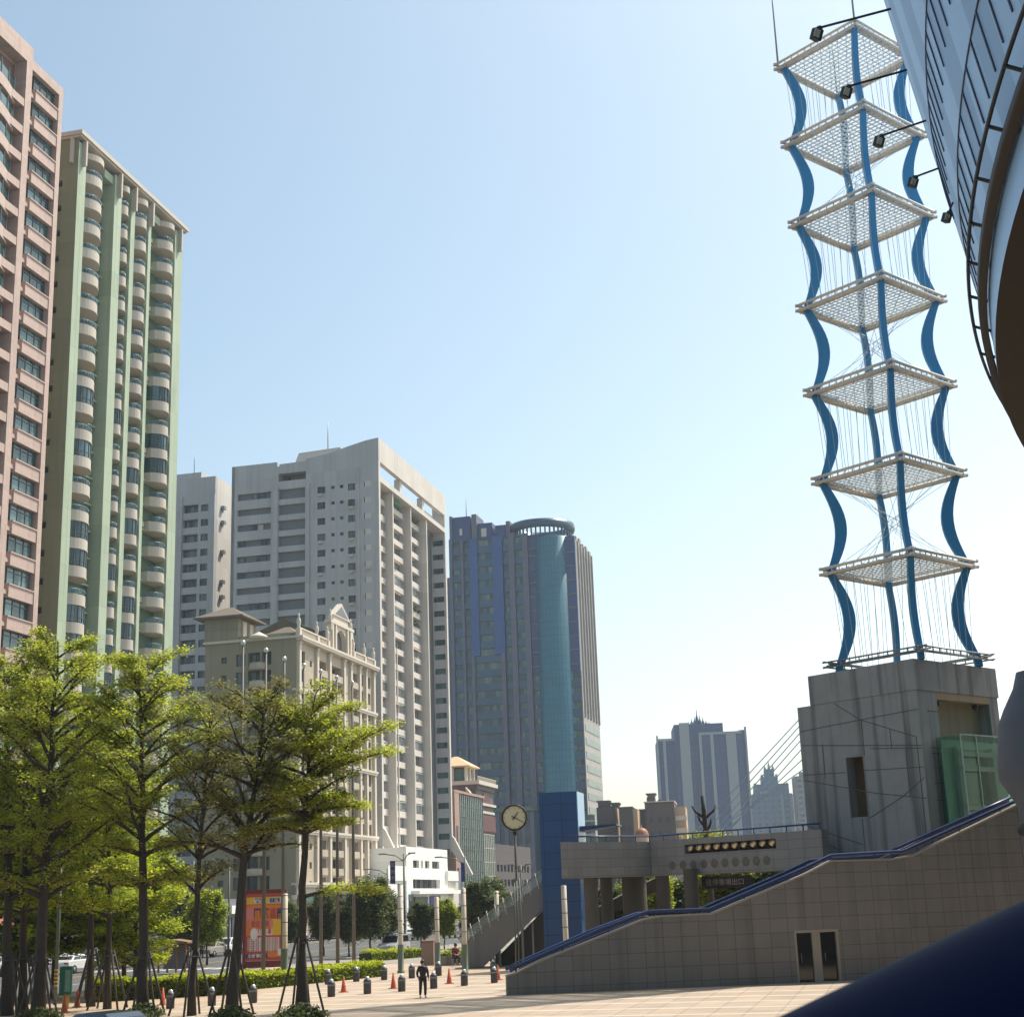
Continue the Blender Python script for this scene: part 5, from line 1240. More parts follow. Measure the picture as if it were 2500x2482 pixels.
def tree_parts(rng, H, lean=(0, 0), z0=.36, Rm=3.2, tiers=8, dens=1.0, r=.2, extra=(), flatten=.09, leaf=.15, gap=.05, fork=None, upang=.55, per=4):
    """layered crown: near level limbs in tiers, twigs carrying flat sprays of leaves"""
    tb = MB(); lf = MB(); n = 10
    tr_ = [Vector((lean[0]*(i/n)**1.3+rng.gauss(0, .04), lean[1]*(i/n)**1.3+rng.gauss(0, .04), H*.97*i/n)) for i in range(n+1)]; tr_[0] = Vector((0, 0, -.1))
    tb.tube(tr_, [r*(1.25 if i == 0 else 1-.86*i/n) for i in range(n+1)], 9)
    def tp(z):
        f = max(0, min(n-1e-3, z/(H*.97)*n)); i = int(f); return tr_[i].lerp(tr_[i+1], f-i)
    def spray(pts, L_, k=1.0):
        m_ = len(pts)
        for i in range(2, m_):
            p = pts[i]; d = (pts[i]-pts[i-1]).normalized(); side = Vector((-d.y, d.x, 0))
            for sgn in (-1, 1):
                if rng.random() < gap: continue
                tl = L_*rng.uniform(.16, .34)*(1.2-.5*i/m_); td = (side*sgn+d*rng.uniform(.3, .9)+Vector((0, 0, rng.uniform(-.05, .25)))).normalized()
                q_ = p+td*tl; tb.tube([p, q_], [.018, .006], 3, caps=False)
                cnt = int(dens*k*rng.uniform(28, 46)); mi = rng.choices((0, 1, 2), (.42, .38, .2))[0]
                for _ in range(cnt):
                    f = rng.uniform(.15, 1.15); c = p+td*tl*f+Vector((rng.gauss(0, .19), rng.gauss(0, .19), rng.gauss(0, flatten*1.25)))
                    leafquad(lf, c, leaf*rng.uniform(.6, 1.25), rng, mi if rng.random() < .7 else rng.randrange(3))
        for _ in range(int(dens*40)):
            c = pts[-1]+Vector((rng.gauss(0, .22), rng.gauss(0, .22), rng.gauss(.03, flatten))); leafquad(lf, c, leaf*rng.uniform(.6, 1.2), rng, rng.randrange(3))
    for t in range(tiers):
        f = t/(tiers-1); z = H*(z0+(0.95-z0)*f**.85); prof_ = max(.5, math.sin(math.pi*(.28+.52*f))**.8)
        L_ = 1.1*Rm*prof_*rng.uniform(.8, 1.12); k = per if f < .8 else max(3, per-1); ph = rng.uniform(0, 6.28)
        for j in range(k):
            a = ph+6.283*j/k+rng.gauss(0, .25); l = L_*rng.uniform(.72, 1.15)
            up = upang*rng.uniform(.6, 1.3)+(.5*f)
            d = Vector((math.cos(a), math.sin(a), up)); pts = limb(tb, tp(z-.25*l*up), d, l, r*(.46-.26*f), rng, -.07)
            spray(pts, l)
            if rng.random() < .6:
                d2 = Vector((math.cos(a+.7), math.sin(a+.7), up)); spray(limb(tb, pts[2], d2, l*.6, r*.2, rng, -.05), l*.6)
    for z, a, l, up in extra:
        spray(limb(tb, tp(z), Vector((math.cos(a), math.sin(a), up)), l, r*.4, rng, -.03, 9), l*1.1, 1.6)
    for _ in range(int(70*dens)): leafquad(lf, tr_[-1]+Vector((rng.gauss(0, .5), rng.gauss(0, .5), rng.gauss(-.05, .16))), leaf, rng, rng.randrange(3))
    return tb, lf
def tree(name, label, base, group, seed, mats, **kw):
    rng = random.Random(seed); T = thing(name, label, 'tree', base, 0, group); tb, lf = tree_parts(rng, **kw)
    tb.build('trunk', M_bark, T); lf.build('crown', mats, T); return T
GZ = .11
def on(x, y): p = gp(x, y, GZ); return p
def hgt(base, x, y): return at(x, y, base.y).z-GZ
def ltree(label, bx, by, tx, ty, seed, mats, **kw):
    b_ = on(bx, by); t_ = at(tx, ty, b_.y); H = t_.z-GZ
    return tree('plaza_tree', label, b_, 'tall staked trees along the plaza edge', seed, mats, H=H, lean=(t_.x-b_.x, kw.pop('ly', 0)), **kw), b_
TR = []
TR.append(ltree('rightmost plaza tree with flat tiers of foliage and a long low branch to the right', 735, 2470, 752, 1708, 11, M_leaf, z0=.58, Rm=3.1, tiers=9, r=.24, dens=1.25, extra=[(4.6, .05, 3.1, .35), (8.0, .1, 2.3, .45), (7.9, 3.0, 1.9, .5), (7.6, 1.6, 1.6, .5), (9.3, 0.0, 3.7, .62), (9.9, .25, 3.9, .5)]))
TR.append(ltree('olive tree leaning right with a fork high above the red poster', 565, 2478, 648, 1672, 12, M_leafb, z0=.5, Rm=3.2, tiers=8, r=.25, dens=.85, upang=.8, gap=.2))
TR.append(ltree('thin brownish tree forking low, left of the tree in front of the poster', 468, 2478, 512, 1712, 13, M_leafb, z0=.42, Rm=2.6, tiers=7, r=.17, dens=.55, upang=1.0, gap=.3))
TR.append(ltree('straight trunked tree in front of the green tower, beside the hedge end', 350, 2480, 342, 1590, 14, M_leaf, z0=.36, Rm=3.1, tiers=11, r=.25, dens=1.05, upang=.6))
TR.append(ltree('slim dark trunk tree between the green post box and the hedge', 262, 2462, 268, 1800, 15, M_leafy, z0=.35, Rm=2.7, tiers=8, r=.17, dens=1.1))
TR.append(ltree('short dark trunk tree just right of the green post box', 222, 2456, 212, 1720, 16, M_leafy, z0=.34, Rm=2.8, tiers=8, r=.19, dens=1.1))
TR.append(ltree('tallest left tree with a forked trunk rising before the green tower', 92, 2485, 142, 1540, 17, M_leaf, z0=.33, Rm=3.4, tiers=12, r=.29, dens=1.1, upang=.65))
TR.append(ltree('second tree from the left edge, thin and full of lime leaves', 55, 2470, 62, 1640, 18, M_leafy, z0=.3, Rm=2.9, tiers=9, r=.2, dens=1.1))
TR.append(ltree('leftmost plaza tree cut by the photo edge', 18, 2478, 12, 1600, 19, M_leaf, z0=.34, Rm=3.2, tiers=9, r=.25, dens=1.1))
# support stakes
def stakes(b_, label, seed, r=.95, hh=2.5):
    rng = random.Random(seed); T = thing('tree_stakes', label, 'tree stake', b_, rng.random(), 'timber stakes propping the plaza trees')
    for k in range(4):
        a = k*math.pi/2+.5; q_ = MB(); q_.tube([(r*math.cos(a), r*math.sin(a), 0), (.2*math.cos(a), .2*math.sin(a), hh)], .05, 6); q_.build('stake', M_stake, T)
    q_ = MB()
    for k in range(4):
        a, c = k*math.pi/2+.5, (k+1)*math.pi/2+.5; q_.tube([(.3*math.cos(a), .3*math.sin(a), hh-.25), (.3*math.cos(c), .3*math.sin(c), hh-.25)], .035, 5)
    q_.build('tie_rail', M_stake, T)
M_stake = mat('weathered_stake', (.075, .062, .052), .85, var=.25, scale=3)
names = ['rightmost plaza tree', 'leaning olive tree before the poster', 'thin brownish forked tree', 'straight tree beside the hedge end', 'slim tree next to the hedge', 'short tree by the green post box', 'tallest left tree', 'second tree from the left edge', 'leftmost plaza tree']
for (T_, b_), nm, k in zip(TR, names, range(9)): stakes(b_, 'dark timber stakes around the '+nm, k, 1.0, 2.6 if k else 3.0)
# low planting at tree feet
def bushmesh(seed, rx, ry, rz, n, s):
    rng = random.Random(seed); mb = MB()
    for _ in range(n):
        a, c = rng.uniform(0, 6.283), rng.uniform(0, 1)**.5; rr_ = rng.uniform(.6, 1.05)
        leafquad(mb, Vector((rx*c*rr_*math.cos(a), ry*c*rr_*math.sin(a), rz*(1-c*c*.8)*rng.uniform(.2, 1.1))), s*rng.uniform(.6, 1.3), rng, rng.choices((0, 1, 2), (.2, .4, .4))[0], .8)
    return mb.mesh('foliage', M_leafd)
bm_ = bushmesh(4, 1.2, .9, .55, 900, .18)
for k, (x, y, lb) in enumerate([(735, 2484, 'rightmost plaza tree'), (350, 2482, 'straight tree beside the hedge'), (565, 2490, 'leaning olive tree'), (92, 2492, 'tallest left tree')]):
    T = thing('shrub', 'dark low shrub at the foot of the '+lb, 'shrub', on(x, y), k*1.3, 'shrubs at the tree feet'); link('foliage', bm_, T, (0, 0, 0))
# bright trees standing behind the left row
protos = []
for k in range(3):
    rng = random.Random(40+k); tb, lf = tree_parts(rng, H=9.5+k*.7, z0=.26, Rm=3.7, tiers=9, dens=1.25, r=.18, leaf=.22, flatten=.13, upang=.5)
    protos.append((tb.mesh('trunk', M_bark), lf.mesh('crown', M_leafy)))
lb_ = ['lime green tree behind the leftmost trunks', 'lime green tree behind the forked tallest tree', 'lime green tree behind the post box', 'lime green tree behind the straight trunk', 'lime green tree just left of the shelter', 'lime green tree at the far left edge, low crown']
for k, (x, y, s_) in enumerate([(30, 2440, 1.0), (130, 2436, .92), (215, 2432, .95), (330, 2430, .72), (300, 2415, .85), (-40, 2440, 1.1)]):
    b_ = on(x, y); T = thing('background_tree', lb_[k], 'tree', b_, k*1.1, 'lime green trees behind the staked row'); T.scale = (s_, s_, s_)
    link('trunk', protos[k % 3][0], T, (0, 0, 0)); link('crown', protos[k % 3][1], T, (0, 0, 0))
# street trees: round dark crowns
sp_ = []
for k in range(3):
    rng = random.Random(60+k); tb, lf = tree_parts(rng, H=5.6+k*.5, z0=.4, Rm=2.0, tiers=6, dens=1.5, r=.11, leaf=.26, flatten=.3, upang=.9, per=5, gap=0)
    sp_.append((tb.mesh('trunk', M_bark), lf.mesh('crown', M_leafd if k < 2 else M_leafy)))
tl = [(852, 2335, .75, 'under the cream building, left of the two taller ones'), (905, 2336, .92, 'with the widest dark crown before the cream building'), (935, 2326, .9, 'just left of the thick white post'), (1028, 2318, .62, 'dark rounded one in front of the white commercial building'), (1085, 2316, .62, 'bright one between two white posts'), (1178, 2318, .85, 'at the foot of the escalator'), (1205, 2310, 1.0, 'above the escalator side, right of the others'), (505, 2352, .8, 'left of the red poster'), (455, 2348, .8, 'beside the shelter'), (790, 2330, .8, 'behind the tallest flagpoles'), (1150, 2300, .75, 'behind the glass building corner'), (415, 2340, 1.0, 'behind the shelter roof'), (700, 2330, .75, 'right of the red poster')]
for k, (x, y, s_, lb) in enumerate(tl):
    b_ = gp(x, y, GZ); T = thing('street_tree', 'small street tree '+lb, 'tree', b_, k*.9, 'small street trees along the road'); T.scale = (s_, s_, s_)
    m_ = 2 if k in (4, 7) else k % 2
    link('trunk', sp_[m_][0], T, (0, 0, 0)); link('crown', sp_[m_][1], T, (0, 0, 0))
for k, (x, Y, s_) in enumerate([(1500, 118, 1.25), (1590, 112, 1.3), (1665, 116, 1.35), (1740, 110, 1.4), (1790, 106, 1.5), (1845, 110, 1.5), (1900, 104, 1.5), (1560, 125, 1.2), (1700, 126, 1.3)]):
    p = at(x, 2250, Y); T = thing('garden_tree', ['first', 'second', 'third', 'fourth', 'fifth', 'sixth', 'seventh', 'eighth', 'ninth'][k]+' of the leafy trees seen under the footbridge', 'tree', (p.x, p.y, .1), k*1.7, 'leafy trees beyond the footbridge'); T.scale = (s_*.72, s_*.72, s_*.62)
    link('trunk', sp_[k % 2][0], T, (0, 0, 0)); link('crown', sp_[2 if k % 3 == 1 else k % 2][1], T, (0, 0, 0))
# lopped tree above the deck
p = at(1725, 2050, 100); T = thing('lopped_tree', 'lopped trunk with a green tuft standing above the footbridge rail', 'tree', (p.x, p.y, .1))
rng = random.Random(5); q_ = MB(); HT = at(1725, 1945, 100).z
q_.tube([(0, 0, 0), (.05, 0, 5), (-.05, 0, HT-1), (-.1, 0, HT)], [.24, .18, .15, .1], 8)
for a, z, l in ((0, HT-1.0, .75), (3.1, HT-1.0, .8), (.6, HT-1.9, .5), (2.6, HT-1.6, .5)): q_.tube([(0, 0, z-.5), (math.cos(a)*l*.8, .2*math.sin(a), z), (math.cos(a)*l, .1, z+.35)], [.09, .08, .06], 6)
q_.build('trunk', M_bark, T); lf = MB()
for _ in range(1300): 
    t_ = rng.random(); leafquad(lf, Vector((rng.gauss(0, .75), rng.gauss(0, .5), HT-2.3-abs(rng.gauss(0, .7)))), .2*rng.uniform(.6, 1.2), rng, rng.randrange(3))
lf.build('crown', M_leaf, T)

# ================================================================== hedges
M_hcore = mat('hedge_inner', (.03, .045, .012), .9, var=.3, scale=3)
def hedge(label, A_, B_, width, hgt_, seed, n, top_only_bright=True):
    d = (B_-A_); d.z = 0; L_ = d.length; rz = math.atan2(d.y, d.x); rng = random.Random(seed)
    T = thing('hedge', label, 'hedge', (A_.x, A_.y, GZ), rz); mb = MB(); mb.box(0, L_, .08, width-.08, 0, hgt_-.1); mb.build('hedge_core', M_hcore, T)
    mb = MB()
    for _ in range(n):
        x = rng.uniform(0, L_); 
        if rng.random() < .5: p = Vector((x, rng.uniform(0, width), hgt_+rng.gauss(-.02, .06)+.07*math.sin(x*1.7)+.05*math.sin(x*.6+1))); mi = rng.choices((0, 1, 2), (.75, .2, .05))[0]
        else: p = Vector((x, rng.gauss(0, .05), rng.uniform(0, hgt_))); mi = 0 if p.z > hgt_*.75 and rng.random() < .5 else rng.choice((1, 2))
        leafquad(mb, p, .15*rng.uniform(.7, 1.4), rng, mi, .9)
    mb.build('foliage', M_leafy, T)
hedge('clipped hedge with yellow green top behind the left trunks', on(225, 2446), on(618, 2424), 1.6, .95, 1, 16000)
hedge('long low hedge running behind the red poster to the white post', on(622, 2414), on(938, 2382), 2.4, .75, 2, 16000)
hedge('short hedge beside the pinkish pillar', on(905, 2346), on(1032, 2335), 1.2, .7, 3, 5000)

# ================================================================== paving things: bollards, cones, posts, flagpoles
M_boll = mat('dark_stone_bollard', (.055, .055, .06), .5, var=.15); M_bolltop = mat('bright_bollard_cap', srgb(200, 205, 205), .3, .5)
q_ = MB(); q_.lathe([(.17, 0), (.19, .05), (.19, .58), (.17, .66), (.1, .72), (.01, .74)], n=16); bm1 = q_.mesh('post_body', M_boll)
q_ = MB(); q_.lathe([(.12, .70), (.1, .78), (.05, .82), (.01, .825)], n=12); bm2 = q_.mesh('cap', M_bolltop)
q_ = MB(); q_.lathe([(.195, .5), (.2, .52), (.2, .56), (.195, .58)], n=16); bm3 = q_.mesh('band', M_steelgrey)
bl = [(415.5, 2461), (517, 2454), (618, 2447), (801, 2402), (809, 2432), (870, 2395), (897, 2425), (938, 2391), (981, 2419), (1005.5, 2387), (1059, 2412), (1071, 2381), (1134, 2405), (1205, 2377), (1207, 2398)]
num = ['first', 'second', 'third', 'fourth', 'fifth', 'sixth', 'seventh', 'eighth', 'ninth', 'tenth', 'eleventh', 'twelfth', 'thirteenth', 'fourteenth', 'fifteenth']
for k, (x, y) in enumerate(bl):
    T = thing('bollard', 'dark bollard on the plaza, %s counting from the left' % num[k], 'bollard', on(x, y), k, 'bollards on the plaza')
    link('post_body', bm1, T); link('cap', bm2, T); link('band', bm3, T)
M_cone = mat('orange_cone_plastic', (.55, .10, .03), .5, var=.12); M_conew = mat('cone_dark_band', (.25, .07, .04), .5)
q_ = MB(); q_.lathe([(.15, .03), (.03, .78), (.01, .79)], n=14); q_.box(-.2, .2, -.2, .2, 0, .035); cm1 = q_.mesh('cone_body', M_cone)
q_ = MB(); q_.lathe([(.115, .25), (.09, .4)], n=14); cm2 = q_.mesh('band', M_conew)
for k, (x, y) in enumerate([(188, 2457), (157, 2470), (397, 2452), (839, 2421), (960.5, 2412), (1097, 2400), (1216, 2391)]):
    T = thing('traffic_cone', 'orange traffic cone on the plaza, %s from the left' % num[k], 'traffic cone', on(x, y), k*.7, 'traffic cones on the plaza'); link('cone_body', cm1, T); link('band', cm2, T)
M_postw = mat('cream_post_paint', srgb(205, 192, 172), .55, var=.06); M_postg = mat('grey_green_post_base', srgb(108, 118, 100), .6, var=.1)
for k, (x, y, tx, ty, my) in enumerate([(695, 2402, 691, 2180, 2315), (979, 2374, 974.5, 2156, 2305), (1069, 2366, 1064, 2188, 2300), (1136, 2380, 1132.5, 2166, 2304), (1217, 2358, 1210, 2173, 2292), (1383, 2330, 1366, 2160, 2330)]):
    b_ = on(x, y)
    if k == 5: b_ = at(1383, 2330, 84.5); b_.z = GZ
    h2 = at(tx, ty, b_.y).z-GZ; h1 = max(.3, at(x, my, b_.y).z-GZ); T = thing('light_post', 'thick cream post with a grey green base, %s from the left' % num[k], 'post', b_, 0, 'cream light posts around the plaza')
    q_ = MB(); q_.lathe([(.24, 0), (.24, .12), (.19, .15), (.19, h1)], n=16); q_.build('base', M_postg, T)
    q_ = MB(); q_.lathe([(.15, h1), (.15, h2-.03), (.01, h2)], n=16)
    q_.build('shaft', M_postw, T); q_ = MB(); z = h1+.7
    while z < h2: q_.lathe([(.155, z), (.158, z+.02), (.155, z+.04)], n=12); z += .75
    q_.build('ring', M_boll, T)
M_fp = mat('grey_flagpole', srgb(92, 90, 86), .6, .1, var=.06)
for k, (x, tx, ty) in enumerate([(595, 589, 1565), (648, 645, 1583), (695, 690, 1604), (742, 737.6, 1620), (786, 779, 1635), (825, 818, 1650), (863, 856, 1663)]):
    lo, hi = 60.0, 180.0
    for _ in range(40):
        mid = (lo+hi)/2; zt_ = at(tx, ty, mid).z
        if zt_ > 20.6: hi = mid
        else: lo = mid
    p = at(tx, ty, lo); T = thing('flagpole', 'tall thin grey flagpole, %s from the left in the row' % num[k], 'flagpole', (p.x+.12, p.y, GZ), 0, 'flagpoles in a row')
    q_ = MB(); q_.tube([(0, 0, 0), (0, 0, 20.2)], [.135, .07], 10); q_.build('pole', M_fp, T)
    q_ = MB(); q_.lathe([(.01, 20.2), (.13, 20.28), (.16, 20.4), (.1, 20.52), (.01, 20.56)], n=10); q_.build('finial', M_bolltop, T)

# ================================================================== street lamps with banners
M_purple = mat('purple_banner_cloth', (.06, .03, .16), .7, var=.1); M_blueb = mat('blue_banner_cloth', (.04, .06, .22), .7, var=.1)
def lamp(label, x, by, ty, arms, banner=None):
    b_ = gp(x, by, GZ); H = at(x, ty, b_.y).z-GZ; T = thing('street_lamp', label, 'street lamp', b_, 0)
    q_ = MB(); q_.tube([(0, 0, 0), (0, 0, H)], [.13, .08], 8); q_.build('pole', M_pole, T)
    for s_, l in arms:
        q_ = MB(); q_.tube([(0, 0, H-.7), (s_*l*.4, 0, H-.15), (s_*l, 0, H+.05)], .05, 6); q_.build('arm', M_pole, T)
        q_ = MB(); q_.box(s_*l-.35, s_*l+.35, -.14, .14, H-.03, H+.1); o = q_.build('lamp_head', M_steelgrey, T); bevel(o, .03)
    if banner:
        sx, z1, z0, m_, tx = banner
        q_ = MB(); q_.box(min(sx, sx+.5), max(sx, sx+.5), -.02, .02, z0, z1); o = q_.build('banner', m_, T)
        if tx:
            for i, ch in enumerate(tx): text(ch, .42, o, (sx+.07, -.03, z1-.55-i*(z1-z0-.3)/len(tx)), (R(90), 0, 0), M_lett)
        q_ = MB(); q_.tube([(0, 0, z1-.02), (sx+.25, 0, z1-.02)], .025, 5); q_.tube([(0, 0, z0+.02), (sx+.25, 0, z0+.02)], .025, 5); q_.build('banner_arm', M_pole, T)
    return T
lamp('double arm street lamp carrying a purple banner above the small trees', 989, 2318, 2083, [(-1, 2.1), (1, .8)], (-1.35, 8.4, 6.2, M_purple, '藝術季'))
lamp('street lamp with a blue banner before the green glass building', 1140, 2312, 2090, [(-1, 2.6)], (-.4, 8.0, 6.2, M_blueb, None))
lamp('grey street lamp pole left of the red poster', 557, 2330, 2112, [(-1, 2.0)])
lamp('street lamp with a narrow blue sign left of the poster', 468, 2335, 2100, [(1, 1.6)], (-.7, 8.2, 6.0, M_blueb, None))
lamp('small street lamp by the low shop behind the left trees', 140, 2345, 2170, [(1, 1.8)])
lamp('street lamp in front of the cream building corner', 948, 2300, 2120, [(-1, 2.4)])
lamp('small double lamp left of the lift tower', 1278, 2306, 2110, [(-1, 1.0), (1, .8)])

# ================================================================== vehicles
M_tyre = mat('tyre_rubber', (.015, .015, .015), .8); M_rim = mat('alloy_rim', srgb(150, 152, 155), .35, .7); M_carglass = mat('car_glass', (.012, .016, .02), .08, var=.1, spec=.7)
M_red = mat('red_lamp', (.35, .01, .01), .3); M_clearl = mat('head_lamp', srgb(225, 225, 220), .2)
def paint(n, c): return mat(n, c, .25, .15, var=.04, coat=.6)
def car_meshes(van=False):
    H = 1.75 if van else 1.45; L_ = 4.5
    low = [(-2.25, .35), (-2.22, .75), (-1.9, .92), (-.95, 1.0), (1.45, 1.02), (2.15, .95), (2.25, .8), (2.25, .35)] if not van else [(-2.25, .35), (-2.2, .8), (-1.7, 1.0), (-1.0, 1.05), (2.2, 1.08), (2.25, .8), (2.25, .35)]
    cab = [(-1.05, .98), (-.35, H-.05), (.1, H), (1.0, H-.02), (1.75, 1.0)] if not van else [(-1.25, 1.02), (-.5, H-.03), (.2, H), (2.0, H-.03), (2.2, 1.06)]
    bd = MB(); bd.prism([(x, -.86, z) for x, z in low], (0, 1.72, 0))
    n = len(bd.v); k = len(cab)
    bd.v += [(x, -.8 if i in (0, k-1) else -.66, z) for i, (x, z) in enumerate(cab)]+[(x, .8 if i in (0, k-1) else .66, z) for i, (x, z) in enumerate(cab)]
    for i in range(k-1): bd.f.append((n+i, n+i+1, n+k+i+1, n+k+i)); bd.m.append(0); bd.sm.append(False)
    bd.f.append(tuple(n+i for i in range(k))); bd.f.append(tuple(n+k+i for i in range(k-1, -1, -1))); bd.m += [0, 0]; bd.sm += [False, False]
    gl = MB(); z0, z1 = (1.06, H-.14)
    f0, f1 = cab[0], cab[1]; r0_, r1_ = cab[-1], cab[-2]
    def lerp(a, b_, z): t = (z-a[1])/(b_[1]-a[1]); return a[0]+(b_[0]-a[0])*t
    for s_ in (-1, 1):
        yb, yt = s_*.80, s_*.695
        xs = [lerp(f0, f1, z0)+.14, (f0[0]+r0_[0])/2-.04, (f0[0]+r0_[0])/2+.04, lerp(r0_, r1_, z0)-.14]; xt = [lerp(f0, f1, z1)+.12, xs[1], xs[2], lerp(r0_, r1_, z1)-.1]
        for a, c in ((0, 1), (2, 3)): gl.q([(xs[a], yb, z0), (xs[c], yb, z0), (xt[c], yt, z1), (xt[a], yt, z1)])
    for e0, e1, dx in ((f0, f1, -.012), (r0_, r1_, .012)):
        gl.q([(lerp(e0, e1, z0)+dx, -.7, z0), (lerp(e0, e1, z0)+dx, .7, z0), (lerp(e0, e1, z1)+dx, .6, z1), (lerp(e0, e1, z1)+dx, -.6, z1)])
    return bd, gl
wh = MB(); wh.lathe([(.18, -.1), (.3, -.11), (.33, -.06), (.33, .06), (.3, .11), (.18, .1)], n=20); whm = wh.mesh('tyre', M_tyre)
ri = MB(); ri.lathe([(.01, -.1), (.19, -.09), (.19, .09), (.01, .1)], n=14); rim_ = ri.mesh('rim', M_rim)
hl = MB(); hl.cbox((0, 0, 0), .06, .34, .12); hlm = hl.mesh('headlight', M_clearl); tlm = hl.mesh('tail_light', M_red)
def car(label, x, y, pm, yaw=0, van=False, pos=None):
    b_ = pos or gp(x, y, 0); T = thing('parked_car' if van == 2 else 'car', label, 'car', b_, -AZ-math.pi/2+yaw)
    bd, gl = car_meshes(bool(van)); o = bd.build('body', pm, T); bevel(o, .07, 2); gl.build('window', M_carglass, T)
    for sx in (-1.35, 1.4):
        for sy in (-.8, .8):
            w_ = link('wheel', whm, T, (sx, sy, .33)); w_.rotation_euler = (R(90), 0, 0); link('rim', rim_, w_)
    for sy in (-.6, .6): link('headlight', hlm, T, (-2.22, sy, .72)); link('tail_light', tlm, T, (2.24, sy, .8))
    return T
P_w, P_s, P_d, P_t, P_b = paint('white_car_paint', (.75, .75, .74)), paint('silver_car_paint', (.42, .43, .45)), paint('dark_car_paint', (.03, .032, .04)), paint('taupe_car_paint', (.3, .26, .22)), paint('navy_car_paint', (.02, .035, .07))
car('white saloon car seen between the left tree trunks', 180, 2374, P_w)
car('silver car cut by the left edge of the photo', 8, 2382, P_s)
car('taupe car passing left of the red poster', 518, 2335, P_t, math.pi)
car('white hatchback close behind the taupe car', 556, 2330, P_w, math.pi, 1)
car('silver people carrier with a dark rear window beside the white post', 962, 2328, P_s, math.pi, 1)
car('white car waiting near the white commercial building', 1014, 2294, P_w)
car('small white car parked in front of the scooters', 950, 2290, P_w, 0, 1)
car('dark car parked behind the bright street tree', 1105, 2288, P_d)
car('dark grey car behind the short left trunks', 290, 2362, P_d)
p = at(245, 2466, 46); car('dark blue car with only its roof showing at the bottom left', 0, 0, P_b, 1.2, 0, pos=Vector((p.x, p.y, p.z-1.46)))
# mound of pavement the car stands on
# scooters
def scooter_parts():
    b_ = MB(); b_.prism([(-.55, -.12, .35), (-.5, -.12, .85), (-.42, -.12, .95), (-.36, -.12, .8), (-.25, -.12, .38), (.05, -.12, .34), (.2, -.12, .55), (.75, -.12, .6), (.8, -.12, .5), (.45, -.12, .3)], (0, .24, 0))
    s_ = MB(); s_.prism([(.1, -.13, .68), (.15, -.13, .76), (.78, -.13, .78), (.8, -.13, .66), (.2, -.13, .6)], (0, .26, 0))
    w_ = MB()
    for x in (-.62, .6): 
        n0_ = len(w_.v); w_.lathe([(.12, -.05), (.25, -.05), (.25, .05), (.12, .05)], n=14)
        for i in range(n0_, len(w_.v)): v = w_.v[i]; w_.v[i] = (v[0]+x, v[2], v[1]+.25)
    h_ = MB(); h_.tube([(-.4, -.32, 1.0), (-.4, .32, 1.0)], .02, 6); h_.tube([(-.62, 0, .3), (-.4, 0, 1.0)], .03, 6)
    for s2 in (-1, 1): h_.tube([(-.4, s2*.26, 1.0), (-.45, s2*.32, 1.2)], .012, 5); h_.cbox((-.46, s2*.34, 1.24), .03, .12, .08)
    return b_, s_, w_, h_
b_, s_, w_, h_ = scooter_parts()
sc_cols = [('white', P_w), ('silver', P_s), ('black', P_d), ('red', paint('red_scooter_paint', (.3, .03, .03))), ('blue', P_b)]
sm_ = {n: b_.mesh('body', m_) for n, m_ in sc_cols}; seatm, whm2, hbm = s_.mesh('seat', M_black), w_.mesh('wheel', M_tyre), h_.mesh('handlebar', M_steelgrey)
rng = random.Random(2)
for k in range(88):
    s0_ = 112+k*1.05+rng.uniform(-.15, .15)
    if 150 < s0_ < 152: continue
    n, m_ = sc_cols[rng.choices(range(5), (3, 3, 4, 1, 1))[0]]
    q_ = ST(s0_, -75.2+rng.uniform(-.15, .15), .14); T = thing('scooter', n+' scooter in the parked row '+('before the dim shop signs' if s0_ < 140 else 'behind the shelter' if s0_ < 160 else 'left of the cream arcade' if s0_ < 180 else 'before the cream arcade' if s0_ < 192 else 'near the white car at the arcade end'), 'scooter', q_, -AZ+math.pi+rng.gauss(0, .12), 'scooters parked along the far pavement')
    link('body', sm_[n], T); link('seat', seatm, T); link('wheel', whm2, T); link('handlebar', hbm, T)
for k, (x, y, lb) in enumerate([(1166, 2350, 'black scooter under a cover in the shade of the escalator'), (1191, 2352, 'second black scooter closer to the escalator foot')]):
    T = thing('scooter', lb, 'scooter', on(x, y), .8+k*.3); o = link('body', sm_['black'], T); link('seat', seatm, T); link('wheel', whm2, T); link('handlebar', hbm, T); T.scale = (1.2, 1.2, 1.1)

# ================================================================== poster board
b_ = gp(646, 2376, GZ); Yp = b_.y
pa, pb_ = at(600, 2345, Yp), at(690, 2180, Yp); W_, Hh = pb_.x-pa.x, pb_.z-pa.z
T = thing('poster_board', 'tall red and yellow event poster on a dark red frame behind the trees', 'billboard', (pa.x, Yp, GZ), R(-2)); zb0 = pa.z-GZ
M_pr = mat('poster_red', (.50, .06, .045), .55, var=.06); M_po = mat('poster_orange', (.66, .20, .03), .55, var=.06); M_py = mat('poster_yellow', (.72, .45, .03), .55, var=.06); M_pk = mat('poster_pink', (.65, .22, .2), .55, var=.06)
M_pw = mat('poster_white', (.72, .68, .66), .55, var=.04); M_pn = mat('poster_navy', (.03, .05, .14), .55); M_fr = mat('dark_red_frame', (.16, .03, .03), .5, .2)
q_ = MB(); q_.box(-.22, -.02, -.1, .15, 0, zb0+Hh+.25); q_.box(W_+.02, W_+.3, -.1, .15, 0, zb0+Hh+.25); q_.box(-.02, W_+.02, -.06, .12, zb0+Hh+.02, zb0+Hh+.3); q_.box(-.02, W_+.02, -.06, .12, zb0-.45, zb0-.02); q_.build('frame', M_fr, T)
q_ = MB(); q_.box(0, W_, 0, .06, zb0, zb0+Hh); PB = q_.build('poster', M_pr, T)
